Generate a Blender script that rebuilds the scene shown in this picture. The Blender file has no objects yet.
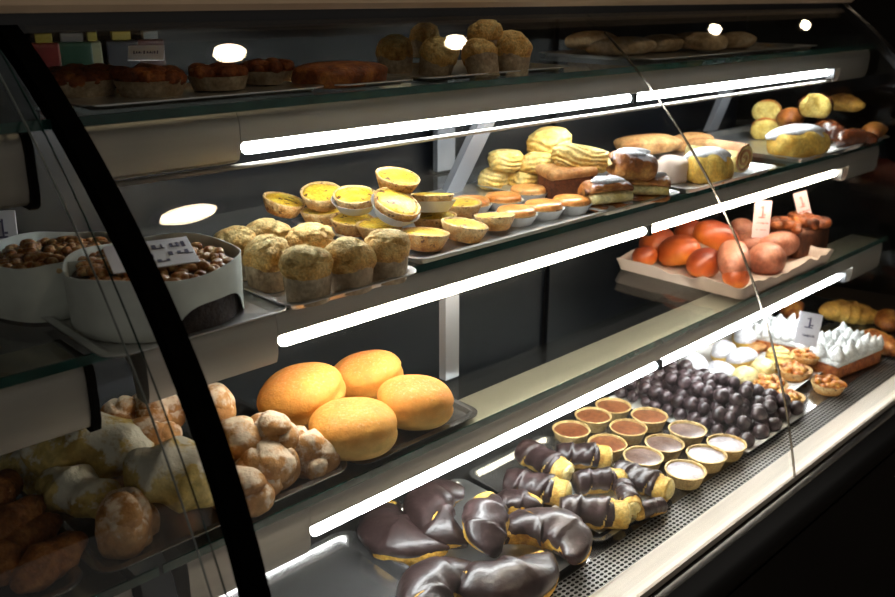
import bpy, bmesh, math, random
import numpy as np
from mathutils import Vector, Matrix, Euler

SC = bpy.context.scene
COL = SC.collection
random.seed(7)

# ------------------------------------------------------------------ camera
ZC = 1.35                                   # eye height, metres
FPX = 880.0                                 # focal length in pixels of the 895-wide frame
AX = np.array([970.0, 303.0, FPX]); AX /= np.linalg.norm(AX)
AY = np.array([-(FPX ** 2 + 303.0 ** 2) / 970.0, 303.0, FPX]); AY /= np.linalg.norm(AY)
AZ = np.cross(AX, AY)
AZ = AZ if AZ[1] > 0 else -AZ
M3 = np.stack([AX, AY, AZ])                 # rows: world axes seen from the camera (right, up, forward)
cam_d = bpy.data.cameras.new('camera')
cam = bpy.data.objects.new('camera', cam_d)
COL.objects.link(cam)
cam.matrix_world = Matrix(((M3[0, 0], M3[0, 1], -M3[0, 2], 0), (M3[1, 0], M3[1, 1], -M3[1, 2], 0),
                           (M3[2, 0], M3[2, 1], -M3[2, 2], ZC), (0, 0, 0, 1)))
cam_d.sensor_width = 36.0
cam_d.lens = FPX / 895.0 * 36.0
cam_d.clip_start = 0.02
cam_d.dof.use_dof = True
cam_d.dof.focus_distance = 1.0
cam_d.dof.aperture_fstop = 7.1
SC.camera = cam

# ------------------------------------------------------------------ world, exposure
W = bpy.data.worlds.new('dim_room'); SC.world = W
W.use_nodes = True
W.node_tree.nodes['Background'].inputs[0].default_value = (1.0, 0.92, 0.82, 1)
W.node_tree.nodes['Background'].inputs[1].default_value = 0.17
SC.view_settings.view_transform = 'Standard'
SC.view_settings.look = 'None'
SC.view_settings.gamma = 1.0
SC.view_settings.use_curve_mapping = False
SC.view_settings.exposure = 0.18
SC.cycles.transparent_max_bounces = 32
SC.cycles.max_bounces = 10
SC.cycles.sample_clamp_indirect = 4.0
TUBE_L = {1: 56.0, 2: 46.0, 3: 50.0}
TUBE_C = {1: (0.93, 0.98, 1.0), 2: (1.0, 0.90, 0.74), 3: (0.95, 0.98, 1.0)}
LAMP_L = 60.0


def at(u, v, z):
    """the point of the horizontal plane z that lies at this pixel of the photograph"""
    d = M3 @ np.array([u - 447.5, 298.5 - v, FPX])
    t = (z - ZC) / d[2]
    return Vector((t * d[0], t * d[1], z))


# ------------------------------------------------------------------ materials
def lin(r, g, b):
    def f(c):
        c /= 255.0
        return c / 12.92 if c <= 0.04045 else ((c + 0.055) / 1.055) ** 2.4
    return (f(r), f(g), f(b), 1.0)


class NT:
    def __init__(s, name):
        s.m = bpy.data.materials.new(name); s.m.use_nodes = True
        s.t = s.m.node_tree
        s.b = s.t.nodes['Principled BSDF']
        s.out = s.t.nodes['Material Output']
        s.co = None

    def n(s, typ, **kw):
        x = s.t.nodes.new(typ)
        for k, v in kw.items(): setattr(x, k, v)
        return x

    def l(s, a, b): s.t.links.new(a, b)

    def math(s, op, a, b=None, c=None, clamp=False):
        x = s.n('ShaderNodeMath', operation=op); x.use_clamp = clamp
        for i, q in enumerate((a, b, c)):
            if q is None: continue
            if isinstance(q, (int, float)): x.inputs[i].default_value = q
            else: s.l(q, x.inputs[i])
        return x.outputs[0]

    def coords(s):
        if s.co is None:
            tc = s.n('ShaderNodeTexCoord'); oi = s.n('ShaderNodeObjectInfo')
            mu = s.math('MULTIPLY', oi.outputs['Random'], 13.7)
            va = s.n('ShaderNodeVectorMath', operation='ADD')
            s.l(tc.outputs['Object'], va.inputs[0]); s.l(mu, va.inputs[1])
            s.co = va.outputs[0]; s.gen = tc.outputs['Generated']; s.rnd = oi.outputs['Random']
        return s.co

    def noise(s, scale, detail=4.0, rough=0.55, dist=0.0):
        x = s.n('ShaderNodeTexNoise'); s.l(s.coords(), x.inputs['Vector'])
        x.inputs['Scale'].default_value = scale; x.inputs['Detail'].default_value = detail
        x.inputs['Roughness'].default_value = rough; x.inputs['Distortion'].default_value = dist
        return x.outputs['Fac']

    def ramp(s, fac, stops):
        x = s.n('ShaderNodeValToRGB'); e = x.color_ramp.elements
        while len(e) < len(stops): e.new(0.5)
        for q, (p, c) in zip(e, stops): q.position = p; q.color = c
        s.l(fac, x.inputs[0]); return x.outputs[0]

    def mix(s, fac, a, b):
        x = s.n('ShaderNodeMix', data_type='RGBA')
        for i, q in ((0, fac), (6, a), (7, b)):
            if isinstance(q, (int, float, tuple)): x.inputs[i].default_value = q
            else: s.l(q, x.inputs[i])
        return x.outputs[2]

    def bump(s, h, strength, dist=0.002):
        x = s.n('ShaderNodeBump'); x.inputs['Strength'].default_value = strength
        x.inputs['Distance'].default_value = dist
        s.l(h, x.inputs['Height']); s.l(x.outputs[0], s.b.inputs['Normal'])


def food(name, stops, scale=60.0, rough=0.55, bump=0.35, bscale=220.0, grad=0.0, sss=0.0, coat=0.0,
         sugar=None, spots=None, detail=4.0, spec=0.4, layers=None, speck=1.0):
    """mottled colour by noise (and, with grad, by height on the thing itself), sugar dust, baked spots"""
    k = NT(name)
    f = k.noise(scale, detail)
    f = k.math('MULTIPLY_ADD', f, 1.6, -0.3)
    if grad:
        sp = k.n('ShaderNodeSeparateXYZ'); k.l(k.gen, sp.inputs[0])
        a = k.math('MULTIPLY', sp.outputs[2], grad); f = k.math('MULTIPLY_ADD', f, 1 - grad, a)
    f = k.math('ADD', f, k.math('MULTIPLY_ADD', k.rnd, 0.16, -0.08), clamp=True)
    c = k.ramp(f, stops)
    sk = k.n('ShaderNodeMapRange'); sk.inputs[1].default_value = 0.35; sk.inputs[2].default_value = 0.65
    sk.inputs[3].default_value = 1 - 0.28 * speck; sk.inputs[4].default_value = 1 + 0.12 * speck
    k.l(k.noise(scale * 4.5, 3.0), sk.inputs[0])
    vm = k.n('ShaderNodeVectorMath', operation='SCALE'); k.l(c, vm.inputs[0]); k.l(sk.outputs[0], vm.inputs['Scale']); c = vm.outputs[0]
    band = None
    if layers:
        fr, col, amt = layers
        w = k.n('ShaderNodeTexWave'); w.bands_direction = 'Z'
        w.inputs['Scale'].default_value = fr; w.inputs['Distortion'].default_value = 14.0
        w.inputs['Detail'].default_value = 2.0; w.inputs['Detail Scale'].default_value = 0.5
        k.l(k.co, w.inputs['Vector']); band = w.outputs['Fac']
        mr = k.n('ShaderNodeMapRange'); mr.inputs[1].default_value = 0.0; mr.inputs[2].default_value = 0.45
        mr.inputs[3].default_value = amt; mr.inputs[4].default_value = 0.0
        k.l(band, mr.inputs[0]); c = k.mix(mr.outputs[0], c, col)
    if spots:
        sc, lo, hi, col = spots
        g = k.noise(sc, 2.0)
        mr = k.n('ShaderNodeMapRange'); mr.inputs[1].default_value = lo; mr.inputs[2].default_value = hi
        k.l(g, mr.inputs[0]); c = k.mix(mr.outputs[0], c, col)
    if sugar:
        col, lo, hi, nz, sc = sugar
        ge = k.n('ShaderNodeNewGeometry'); sp = k.n('ShaderNodeSeparateXYZ'); k.l(ge.outputs['Normal'], sp.inputs[0])
        g = k.math('ADD', k.noise(sc, 5.0, 0.65), k.math('MULTIPLY', sp.outputs[2], nz))
        mr = k.n('ShaderNodeMapRange'); mr.inputs[1].default_value = lo; mr.inputs[2].default_value = hi
        k.l(g, mr.inputs[0]); c = k.mix(mr.outputs[0], c, col)
    k.l(c, k.b.inputs['Base Color'])
    k.b.inputs['Roughness'].default_value = rough
    k.b.inputs['Specular IOR Level'].default_value = spec
    k.b.inputs['Coat Weight'].default_value = coat
    k.b.inputs['Coat Roughness'].default_value = 0.17
    if sss:
        k.b.inputs['Subsurface Weight'].default_value = sss
        k.b.inputs['Subsurface Radius'].default_value = (0.006, 0.003, 0.0015)
        k.b.inputs['Subsurface Scale'].default_value = 1.0
    if bump:
        h = k.noise(bscale, 4.0, 0.6)
        if band is not None: h = k.math('MULTIPLY_ADD', band, 0.8, h)
        k.bump(h, min(1.0, bump * 1.7), 0.0035)
    return k.m


def plain(name, col, rough=0.5, metal=0.0, var=0.12, scale=30.0, bump=0.0, spec=0.5, stretch=None):
    k = NT(name)
    k.coords()
    co = k.co
    if stretch:
        mp = k.n('ShaderNodeMapping'); mp.inputs['Scale'].default_value = stretch
        k.l(co, mp.inputs[0]); k.co = mp.outputs[0]
    f = k.noise(scale, 3.0)
    d = tuple(c * (1 - var) for c in col[:3]) + (1,)
    e = tuple(min(1, c * (1 + var)) for c in col[:3]) + (1,)
    k.l(k.ramp(f, [(0.3, d), (0.7, e)]), k.b.inputs['Base Color'])
    k.b.inputs['Roughness'].default_value = rough
    k.b.inputs['Metallic'].default_value = metal
    k.b.inputs['Specular IOR Level'].default_value = spec
    if bump: k.bump(f, bump)
    return k.m


def glow(name, col, strength):
    k = NT(name)
    e = k.n('ShaderNodeEmission')
    e.inputs[0].default_value = tuple(col) + (1,); e.inputs[1].default_value = strength
    k.l(e.outputs[0], k.out.inputs[0])
    return k.m


def glass(name, tint, f0, rough=0.0):
    """clear pane: light passes straight through, the surface mirrors by the Fresnel law"""
    k = NT(name)
    ge = k.n('ShaderNodeNewGeometry')
    dt = k.n('ShaderNodeVectorMath', operation='DOT_PRODUCT')
    k.l(ge.outputs['Normal'], dt.inputs[0]); k.l(ge.outputs['Incoming'], dt.inputs[1])
    c = k.math('SUBTRACT', 1.0, k.math('ABSOLUTE', dt.outputs['Value']), clamp=True)
    f = k.math('MULTIPLY_ADD', k.math('POWER', c, 5.0), 1 - f0, f0)
    tr = k.n('ShaderNodeBsdfTransparent'); tr.inputs[0].default_value = tint
    gl = k.n('ShaderNodeBsdfGlossy'); gl.inputs['Roughness'].default_value = rough
    mx = k.n('ShaderNodeMixShader')
    k.l(f, mx.inputs[0]); k.l(tr.outputs[0], mx.inputs[1]); k.l(gl.outputs[0], mx.inputs[2])
    k.l(mx.outputs[0], k.out.inputs[0])
    return k.m


MT = dict(
    steel=plain('brushed_steel', (0.42, 0.40, 0.38, 1), 0.32, 0.9, 0.10, 40, stretch=(0.3, 6, 6)),
    lip=plain('satin_aluminium', (0.39, 0.362, 0.32, 1), 0.40, 0.4, 0.05, 20, stretch=(0.3, 4, 4)),
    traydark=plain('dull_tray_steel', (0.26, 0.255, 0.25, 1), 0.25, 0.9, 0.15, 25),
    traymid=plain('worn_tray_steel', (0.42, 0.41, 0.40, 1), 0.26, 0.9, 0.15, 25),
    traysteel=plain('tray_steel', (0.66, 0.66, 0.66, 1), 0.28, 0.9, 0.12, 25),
    grille=plain('grille_steel', (0.20, 0.195, 0.19, 1), 0.45, 0.6, 0.1, 20),
    deck=plain('deck_steel', (0.22, 0.215, 0.21, 1), 0.16, 0.9, 0.2, 18),
    strip=plain('front_strip_steel', (0.74, 0.67, 0.58, 1), 0.35, 0.45, 0.06, 20, stretch=(0.3, 5, 5)),
    black=plain('black_gloss', (0.006, 0.006, 0.007, 1), 0.3, 0, 0.2, 10),
    rubber=plain('black_rubber', (0.003, 0.003, 0.003, 1), 0.8, 0, 0.2, 60, spec=0.0),
    darkrail=plain('dark_rail', (0.03, 0.03, 0.032, 1), 0.35, 0.4, 0.1, 10),
    beige=plain('beige_laminate', lin(228, 200, 170), 0.5, 0, 0.06, 12),
    backdoor=plain('dark_door', lin(5, 7, 12), 0.35, 0, 0.25, 6, spec=0.25),
    greyframe=plain('grey_door_frame', lin(124, 126, 132), 0.45, 0.3, 0.08, 14),
    greenedge=plain('green_glass_edge', (0.012, 0.05, 0.042, 1), 0.12, 0, 0.3, 40),
    paleedge=plain('pale_glass_edge', (0.30, 0.34, 0.33, 1), 0.1, 0.2, 0.3, 40),
    jointsteel=plain('joint_steel', (0.34, 0.30, 0.25, 1), 0.2, 0.9, 0.2, 30),
    pane=glass('curved_glass', (0.965, 0.975, 0.97, 1), 0.028),
    shelfglass=glass('shelf_glass', (0.91, 0.92, 0.89, 1), 0.016),
    endglass=glass('smoked_end_glass', (0.35, 0.37, 0.37, 1), 0.06),
    paper=plain('white_paper', lin(232, 230, 226), 0.8, 0, 0.05, 40, 0.3),
    pinkpaper=plain('pale_pink_paper', lin(206, 184, 168), 0.8, 0, 0.05, 40, 0.3),
    browncup=food('greaseproof_cup', [(0.2, lin(150, 124, 94)), (0.8, lin(206, 186, 156))], 50, 0.7, 0.2),
    greypaper=plain('grey_green_paper', lin(222, 228, 222), 0.75, 0, 0.14, 25, 0.4),
    card=plain('tag_card', lin(226, 226, 234), 0.6, 0, 0.03, 20),
    pinkcard=plain('pink_tag_card', lin(214, 180, 174), 0.6, 0, 0.03, 20),
    ink=plain('tag_ink', lin(96, 94, 120), 0.7, 0, 0.1, 40),
    rednk=plain('tag_red_ink', lin(176, 90, 80), 0.7, 0, 0.1, 40),
    floor=plain('dark_floor', lin(70, 62, 55), 0.4, 0, 0.3, 4),
    wall=plain('dark_wall', lin(34, 28, 24), 0.8, 0, 0.15, 3),
    ceil=plain('dark_ceiling', lin(110, 100, 88), 0.9, 0, 0.1, 3),
    # food
    shell=food('tart_shell', [(0.12, lin(150, 84, 34)), (0.45, lin(212, 152, 78)), (0.85, lin(240, 208, 150))], 110, 0.6, 0.6, grad=0.4, spots=(120, 0.60, 0.68, lin(110, 66, 34))),
    custard=food('custard', [(0.2, lin(222, 168, 40)), (0.55, lin(244, 206, 70)), (0.9, lin(250, 226, 120))], 70, 0.35, 0.25,
                 spots=(110, 0.62, 0.67, lin(110, 62, 30)), coat=0.1),
    muffin=food('muffin_crumb', [(0.10, lin(150, 96, 44)), (0.40, lin(226, 176, 98)), (0.75, lin(250, 224, 156))], 90, 0.75, 0.6, 220,
                grad=0.35),
    orangefill=food('apricot_glaze', [(0.2, lin(226, 132, 52)), (0.6, lin(244, 170, 92)), (0.95, lin(250, 200, 130))], 40, 0.3, 0.15, coat=0.3),
    puff=food('puff_pastry', [(0.1, lin(168, 106, 40)), (0.38, lin(228, 184, 88)), (0.68, lin(246, 222, 146)), (0.95, lin(206, 150, 70))], 60, 0.6, 0.8, 160, grad=0.3, layers=(40, lin(190, 128, 56), 0.32)),
    choco_bread=food('dark_sponge', [(0.2, lin(70, 34, 18)), (0.8, lin(120, 66, 34))], 60, 0.8, 0.6),
    tanloaf=food('tan_crust', [(0.2, lin(170, 110, 56)), (0.8, lin(226, 178, 116))], 40, 0.6, 0.4),
    cream=food('pastry_cream', [(0.2, lin(232, 206, 120)), (0.8, lin(250, 236, 178))], 50, 0.5, 0.25),
    rollcrust=food('baked_roll_crust', [(0.1, lin(96, 48, 18)), (0.5, lin(164, 98, 40)), (0.9, lin(220, 166, 88))], 40, 0.45, 0.5, coat=0.15, sugar=(lin(226, 222, 232), 0.70, 0.80, 0.22, 28)),
    sugar=food('icing_sugar', [(0.2, lin(214, 212, 220)), (0.8, lin(252, 252, 255))], 120, 0.9, 0.6, 300),
    brioche=food('brioche_crust', [(0.1, lin(150, 92, 30)), (0.45, lin(218, 168, 66)), (0.8, lin(240, 208, 110)), (0.97, lin(180, 110, 44))], 45, 0.55, 0.5, 150, grad=0.35),
    goldcroissant=food('golden_croissant_crust', [(0.1, lin(240, 208, 116)), (0.45, lin(222, 168, 72)), (0.85, lin(140, 80, 32))], 40, 0.5, 0.5, 150, grad=0.5),
    croissant=food('croissant_crust', [(0.1, lin(92, 42, 16)), (0.5, lin(158, 88, 34)), (0.9, lin(222, 160, 74))], 35, 0.4, 0.4, grad=0.2, coat=0.2),
    crumb=food('yellow_crumb', [(0.2, lin(196, 162, 70)), (0.8, lin(240, 218, 130))], 90, 0.8, 0.7),
    glossychoc=food('glossy_brown_glaze', [(0.2, lin(52, 22, 12)), (0.8, lin(112, 56, 26))], 30, 0.25, 0.2, coat=0.6),
    berliner=food('fried_dough', [(0.05, lin(212, 136, 54)), (0.36, lin(252, 210, 122)), (0.56, lin(244, 178, 84)), (0.95, lin(226, 138, 70))],
                  26, 0.6, 0.28, 120, grad=0.62, sugar=(lin(255, 236, 200), 0.70, 1.25, 0.2, 300), speck=0.3),
    bun=food('glazed_bun', [(0.1, lin(232, 146, 52)), (0.40, lin(190, 88, 32)), (0.8, lin(116, 42, 22))], 25, 0.42, 0.15, grad=0.7, coat=0.2, speck=0.3),
    pinkbun=food('dusky_roll', [(0.1, lin(110, 54, 36)), (0.5, lin(166, 98, 72)), (0.9, lin(202, 138, 110))], 40, 0.5, 0.3, grad=0.3, coat=0.2),
    powdered=food('sugar_dusted_dough', [(0.1, lin(156, 100, 52)), (0.5, lin(204, 150, 92)), (0.9, lin(228, 182, 126))], 35, 0.7, 0.38, 120, speck=0.5,
                  sugar=(lin(240, 222, 200), 0.54, 0.66, 0.14, 48)),
    paledough=food('pale_sugared_dough', [(0.1, lin(170, 138, 66)), (0.5, lin(218, 194, 118)), (0.9, lin(240, 222, 160))], 30, 0.7, 0.4, 140,
                   sugar=(lin(232, 230, 214), 0.56, 0.63, 0.16, 34)),
    chocolate=food('dark_chocolate', [(0.2, lin(38, 26, 24)), (0.6, lin(56, 41, 39)), (0.95, lin(86, 68, 68))], 45, 0.36, 0.16, 120, coat=0.2, speck=0.3),
    yellowdough=food('egg_dough', [(0.1, lin(176, 112, 34)), (0.5, lin(222, 174, 70)), (0.9, lin(240, 208, 120))], 60, 0.6, 0.5),
    caneloni=food('cannoli_dough', [(0.1, lin(168, 112, 44)), (0.5, lin(214, 174, 84)), (0.9, lin(238, 212, 138))], 60, 0.6, 0.5),
    tartcase=food('pale_tart_case', [(0.2, lin(198, 160, 96)), (0.8, lin(232, 204, 144))], 80, 0.65, 0.4),
    milkchoc=food('milk_chocolate', [(0.2, lin(116, 66, 40)), (0.8, lin(150, 94, 60))], 30, 0.35, 0.1, coat=0.2),
    greychoc=food('greyish_chocolate', [(0.25, lin(104, 76, 62)), (0.8, lin(146, 124, 116))], 35, 0.3, 0.15, coat=0.4),
    lilac=food('pale_lilac_filling', [(0.2, lin(150, 138, 140)), (0.8, lin(196, 188, 194))], 40, 0.35, 0.2, coat=0.3),
    chocball=food('chocolate_ball_coat', [(0.2, lin(38, 28, 29)), (0.6, lin(70, 55, 57)), (0.95, lin(112, 94, 96))], 90, 0.34, 0.2, 200, coat=0.3, speck=0.5),
    nuts=food('caramel_nuts', [(0.1, lin(120, 56, 20)), (0.5, lin(196, 116, 42)), (0.9, lin(238, 190, 96))], 90, 0.3, 0.4, coat=0.5),
    darknuts=food('dark_caramel_nuts', [(0.1, lin(110, 54, 22)), (0.4, lin(176, 112, 56)), (0.75, lin(228, 196, 140))], 140, 0.3, 0.4, coat=0.4),
    meringue=food('whipped_meringue', [(0.2, lin(226, 230, 230)), (0.8, lin(252, 253, 250))], 60, 0.6, 0.2),
    darkcake=food('chocolate_cake', [(0.2, lin(42, 32, 30)), (0.8, lin(74, 58, 54))], 60, 0.7, 0.5),
    browncrust=food('brown_fruit_crust', [(0.1, lin(70, 30, 12)), (0.5, lin(150, 76, 32)), (0.9, lin(206, 130, 62))], 60, 0.5, 0.5),
    leftroll=food('rustic_roll', [(0.1, lin(96, 50, 20)), (0.5, lin(146, 90, 44)), (0.9, lin(186, 128, 72))], 35, 0.65, 0.5),
    quiche=food('dull_flat_bread', [(0.1, lin(150, 116, 80)), (0.5, lin(206, 176, 136)), (0.9, lin(236, 216, 186))], 40, 0.7, 0.4),
)


# ------------------------------------------------------------------ mesh helpers
class SN:
    """smooth pseudo-noise, vectorised: a sum of random sine waves"""
    def __init__(s, seed, freq, n=9):
        r = np.random.RandomState(seed)
        k = r.normal(size=(n, 3)); k /= np.linalg.norm(k, axis=1)[:, None]
        s.k = k * freq * r.uniform(0.6, 1.4, (n, 1)); s.p = r.uniform(0, 6.28, n); s.n = n

    def __call__(s, P):
        return np.sin(np.asarray(P) @ s.k.T + s.p).sum(1) / (s.n ** 0.5) * 0.9


def mesh(name, V, F, mat, smooth=True, angle=None):
    me = bpy.data.meshes.new(name)
    me.from_pydata([tuple(map(float, v)) for v in V], [], [tuple(map(int, f)) for f in F])
    me.materials.append(MT[mat] if isinstance(mat, str) else mat)
    if smooth:
        me.polygons.foreach_set('use_smooth', [True] * len(me.polygons))
        if angle: me.set_sharp_from_angle(angle=math.radians(angle))
    me.update()
    bm = bmesh.new(); bm.from_mesh(me); bmesh.ops.recalc_face_normals(bm, faces=bm.faces[:]); bm.to_mesh(me); bm.free()
    return me


def join(*parts):
    V, F, o = [], [], 0
    for v, f in parts:
        V += [tuple(p) for p in v]; F += [tuple(i + o for i in q) for q in f]; o += len(v)
    return V, F


def box(x0, x1, y0, y1, z0, z1):
    V = [(x, y, z) for x in (x0, x1) for y in (y0, y1) for z in (z0, z1)]
    return V, [(0, 1, 3, 2), (4, 6, 7, 5), (0, 4, 5, 1), (2, 3, 7, 6), (0, 2, 6, 4), (1, 5, 7, 3)]


def bbox(sx, sy, sz, bev, seg=2):
    """bevelled box, centred in x and y, standing on z = 0"""
    bm = bmesh.new(); bmesh.ops.create_cube(bm, size=1)
    for v in bm.verts: v.co = Vector((v.co.x * sx, v.co.y * sy, (v.co.z + 0.5) * sz))
    bmesh.ops.bevel(bm, geom=bm.edges[:], offset=bev, segments=seg, affect='EDGES', profile=0.5)
    V = [v.co[:] for v in bm.verts]; bm.verts.index_update()
    F = [[v.index for v in f.verts] for f in bm.faces]; bm.free()
    return V, F


def lathe(prof, n=28, mod=None, sx=1.0, sy=1.0):
    V, F, rows = [], [], []
    for i, (r, z) in enumerate(prof):
        if r < 1e-6:
            rows.append([len(V)]); V.append((0, 0, z)); continue
        row = []
        for j in range(n):
            a = 2 * math.pi * j / n
            q = r * (mod(i, a) if mod else 1.0)
            row.append(len(V)); V.append((q * math.cos(a) * sx, q * math.sin(a) * sy, z))
        rows.append(row)
    for a, b in zip(rows, rows[1:]):
        for j in range(n):
            k = (j + 1) % n
            if len(a) == 1 and len(b) == 1: continue
            if len(a) == 1: F.append((a[0], b[j], b[k]))
            elif len(b) == 1: F.append((a[j], a[k], b[0]))
            else: F.append((a[j], a[k], b[k], b[j]))
    return V, F


def extx(prof, x0, x1):
    n = len(prof)
    V = [(x0, y, z) for y, z in prof] + [(x1, y, z) for y, z in prof]
    F = [(i, (i + 1) % n, n + (i + 1) % n, n + i) for i in range(n)]
    F += [tuple(range(n)), tuple(range(2 * n - 1, n - 1, -1))]
    return V, F


def grid(P, closed=True, caps=True):
    """P[s][t] points, t closed: a tube surface"""
    ns, nt = len(P), len(P[0]); V = [p for row in P for p in row]; F = []
    for i in range(ns - 1):
        for j in range(nt if closed else nt - 1):
            k = (j + 1) % nt
            F.append((i * nt + j, i * nt + k, (i + 1) * nt + k, (i + 1) * nt + j))
    if caps:
        for i, rev in ((0, True), (ns - 1, False)):
            c = np.mean(np.array(P[i]), axis=0); V.append(tuple(c)); ci = len(V) - 1
            for j in range(nt):
                k = (j + 1) % nt
                F.append((ci, i * nt + k, i * nt + j) if rev else (ci, i * nt + j, i * nt + k))
    return V, F


def blob(rx, ry, rz, seed=0, amp=0.0, freq=2.0, ex=1.0, nu=28, nv=18, flat=None, fn=None):
    """lumpy rounded body standing on z = 0"""
    V, F = [], []
    dirs = []
    for i in range(nv + 1):
        ph = -math.pi / 2 + math.pi * i / nv
        for j in range(nu if 0 < i < nv else 1):
            th = 2 * math.pi * j / nu
            dirs.append((math.cos(ph) * math.cos(th), math.cos(ph) * math.sin(th), math.sin(ph)))
    D = np.array(dirs)
    S = np.sign(D) * np.abs(D) ** ex
    r = 1.0 + (amp * SN(seed, freq)(D) if amp else 0)
    if fn is not None: r = r * fn(D)
    P = S * np.reshape(r, (-1, 1)) * np.array([rx, ry, rz])
    lo = -rz * (flat if flat is not None else 1.0)
    if flat is not None: P[:, 2] = np.maximum(P[:, 2], lo)
    P[:, 2] -= P[:, 2].min()
    rows, o = [], 0
    for i in range(nv + 1):
        c = nu if 0 < i < nv else 1
        rows.append(list(range(o, o + c))); o += c
    for a, b in zip(rows, rows[1:]):
        for j in range(nu):
            k = (j + 1) % nu
            if len(a) == 1: F.append((a[0], b[k], b[j]))
            elif len(b) == 1: F.append((a[j], a[k], b[0]))
            else: F.append((a[j], a[k], b[k], b[j]))
    return P, F


def bar(pts, r, n=8):
    """round rod along points"""
    P = []
    pts = [np.array(p, float) for p in pts]
    for i, p in enumerate(pts):
        t = pts[min(i + 1, len(pts) - 1)] - pts[max(i - 1, 0)]; t /= np.linalg.norm(t)
        up = np.array([1.0, 0, 0]) if abs(t[0]) < 0.9 else np.array([0, 1.0, 0])
        a = np.cross(t, up); a /= np.linalg.norm(a); b = np.cross(t, a)
        P.append([tuple(p + r * (math.cos(q) * a + math.sin(q) * b)) for q in np.linspace(0, 2 * math.pi, n, endpoint=False)])
    return grid(P)


def rrect(w, d, r, n=5):
    L = []
    for cx, cy, a0 in ((w / 2 - r, d / 2 - r, 0), (-w / 2 + r, d / 2 - r, 90), (-w / 2 + r, -d / 2 + r, 180), (w / 2 - r, -d / 2 + r, 270)):
        for i in range(n + 1):
            a = math.radians(a0 + 90 * i / n); L.append((cx + r * math.cos(a), cy + r * math.sin(a)))
    return L


# ------------------------------------------------------------------ object helpers
def tag(o, label, cat, group=None, kind=None):
    o['label'] = label; o['category'] = cat
    if group: o['group'] = group
    if kind: o['kind'] = kind
    return o


def ob(name, me, parent=None, loc=(0, 0, 0), label=None):
    o = bpy.data.objects.new(name, me); COL.objects.link(o)
    o.location = loc
    if parent is not None: o.parent = parent
    if label: o['label'] = label
    return o


def empty(name, loc=(0, 0, 0), rz=0.0):
    o = bpy.data.objects.new(name, None); COL.objects.link(o); o.location = loc; o.rotation_euler = (0, 0, rz)
    o.empty_display_size = 0.03
    return o


class Proto:
    """a kind of thing: its parts' meshes (base on z = 0), its half height"""
    def __init__(s, name, cat, hh, parts):
        s.name, s.cat, s.hh, s.parts = name, cat, hh, parts    # parts: (part name, mesh, index of parent part or None)


def put(p, centre, label, group=None, rot=(0, 0, 0), s=1.0, skip=()):
    R = Euler([math.radians(a) for a in rot], 'XYZ')
    sv = Vector((s, s, s)) if isinstance(s, (int, float)) else Vector(s)
    loc = Vector(centre) - R.to_matrix() @ Vector((0, 0, p.hh * sv.z))
    if len(p.parts) == 1:
        root = ob(p.name, p.parts[0][1])
        kids = []
    else:
        root = empty(p.name); made = []
        for i, (n, me, par) in enumerate(p.parts):
            if n in skip: made.append(None); continue
            made.append(ob(n, me, root if par is None else made[par]))
    root.location = loc; root.rotation_euler = R; root.scale = sv
    tag(root, label, p.cat, group)
    return root


# ================================================================== THE SETTING
V, F = box(-3, 7, -3, 4, -0.05, 0)
tag(ob('floor', mesh('floor', V, F, 'floor', False)), 'dark shop floor under the display case', 'floor', kind='structure')
V, F = box(-3, 7, 3.2, 3.3, 0, 2.75)
tag(ob('wall_back', mesh('wall_back', V, F, 'wall', False)), 'dark wall far behind the counter', 'wall', kind='structure')
V, F = box(-3, 7, -3, 3.3, 2.66, 2.75)
tag(ob('ceiling', mesh('ceiling', V, F, 'ceil', False)), 'dim ceiling holding the round downlights', 'ceiling', kind='structure')
V, F = box(6.4, 6.5, -3, 3.2, 0, 2.66)
tag(ob('wall_right', mesh('wall_right', V, F, 'wall', False)), 'dark wall beyond the far end of the case', 'wall', kind='structure')

lampmat = glow('lamp_glow', (1.0, 0.80, 0.55), LAMP_L)


def downlight(x, y, r, label, sc=(1, 1, 1)):
    e = empty('ceiling_lamp', (x, y, 2.66)); e.scale = sc
    tag(e, label, 'lamp', 'downlights in the ceiling')
    V, F = lathe([(r * 0.95, 0), (r * 1.25, 0), (r * 1.28, -0.012), (r * 1.05, -0.02), (r * 0.95, -0.012)], 28)
    ob('lamp_ring', mesh('lamp_ring', V, F + [], 'steel'), e)
    V, F = lathe([(0, -0.004), (r * 0.97, -0.004), (r * 0.97, -0.010), (r * 0.5, -0.013), (0, -0.014)], 28)
    ob('lamp_disc', mesh('lamp_disc', V, F, lampmat), e)


for x, t in ((1.275, 'nearest'), (2.125, 'second'), (3.77, 'third'), (4.67, 'farthest')):
    downlight(x, 1.072, 0.052, t + ' round downlight of the row over the back of the counter')
downlight(1.116, 0.134, 0.066, 'oval downlight in front of the case, mirrored in the curved glass', (1.35, 0.75, 1))

# ------------------------------------------------------------------ the case
X0, XM, X1 = -0.70, 0.272, 1.985            # left end in view, joint of the two units, right end
case = empty('display_case', (0.65, 0.75, 0))
tag(case, 'long refrigerated bakery display case with curved glass front and black base', 'display case')


def cpart(name, V, F, mat, smooth=False, angle=None, parent=None, label=None):
    V = [(v[0] - 0.65, v[1] - 0.75, v[2]) for v in V]
    return ob(name, mesh(name, V, F, mat, smooth, angle), parent or case, (0, 0, 0), label)


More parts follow.
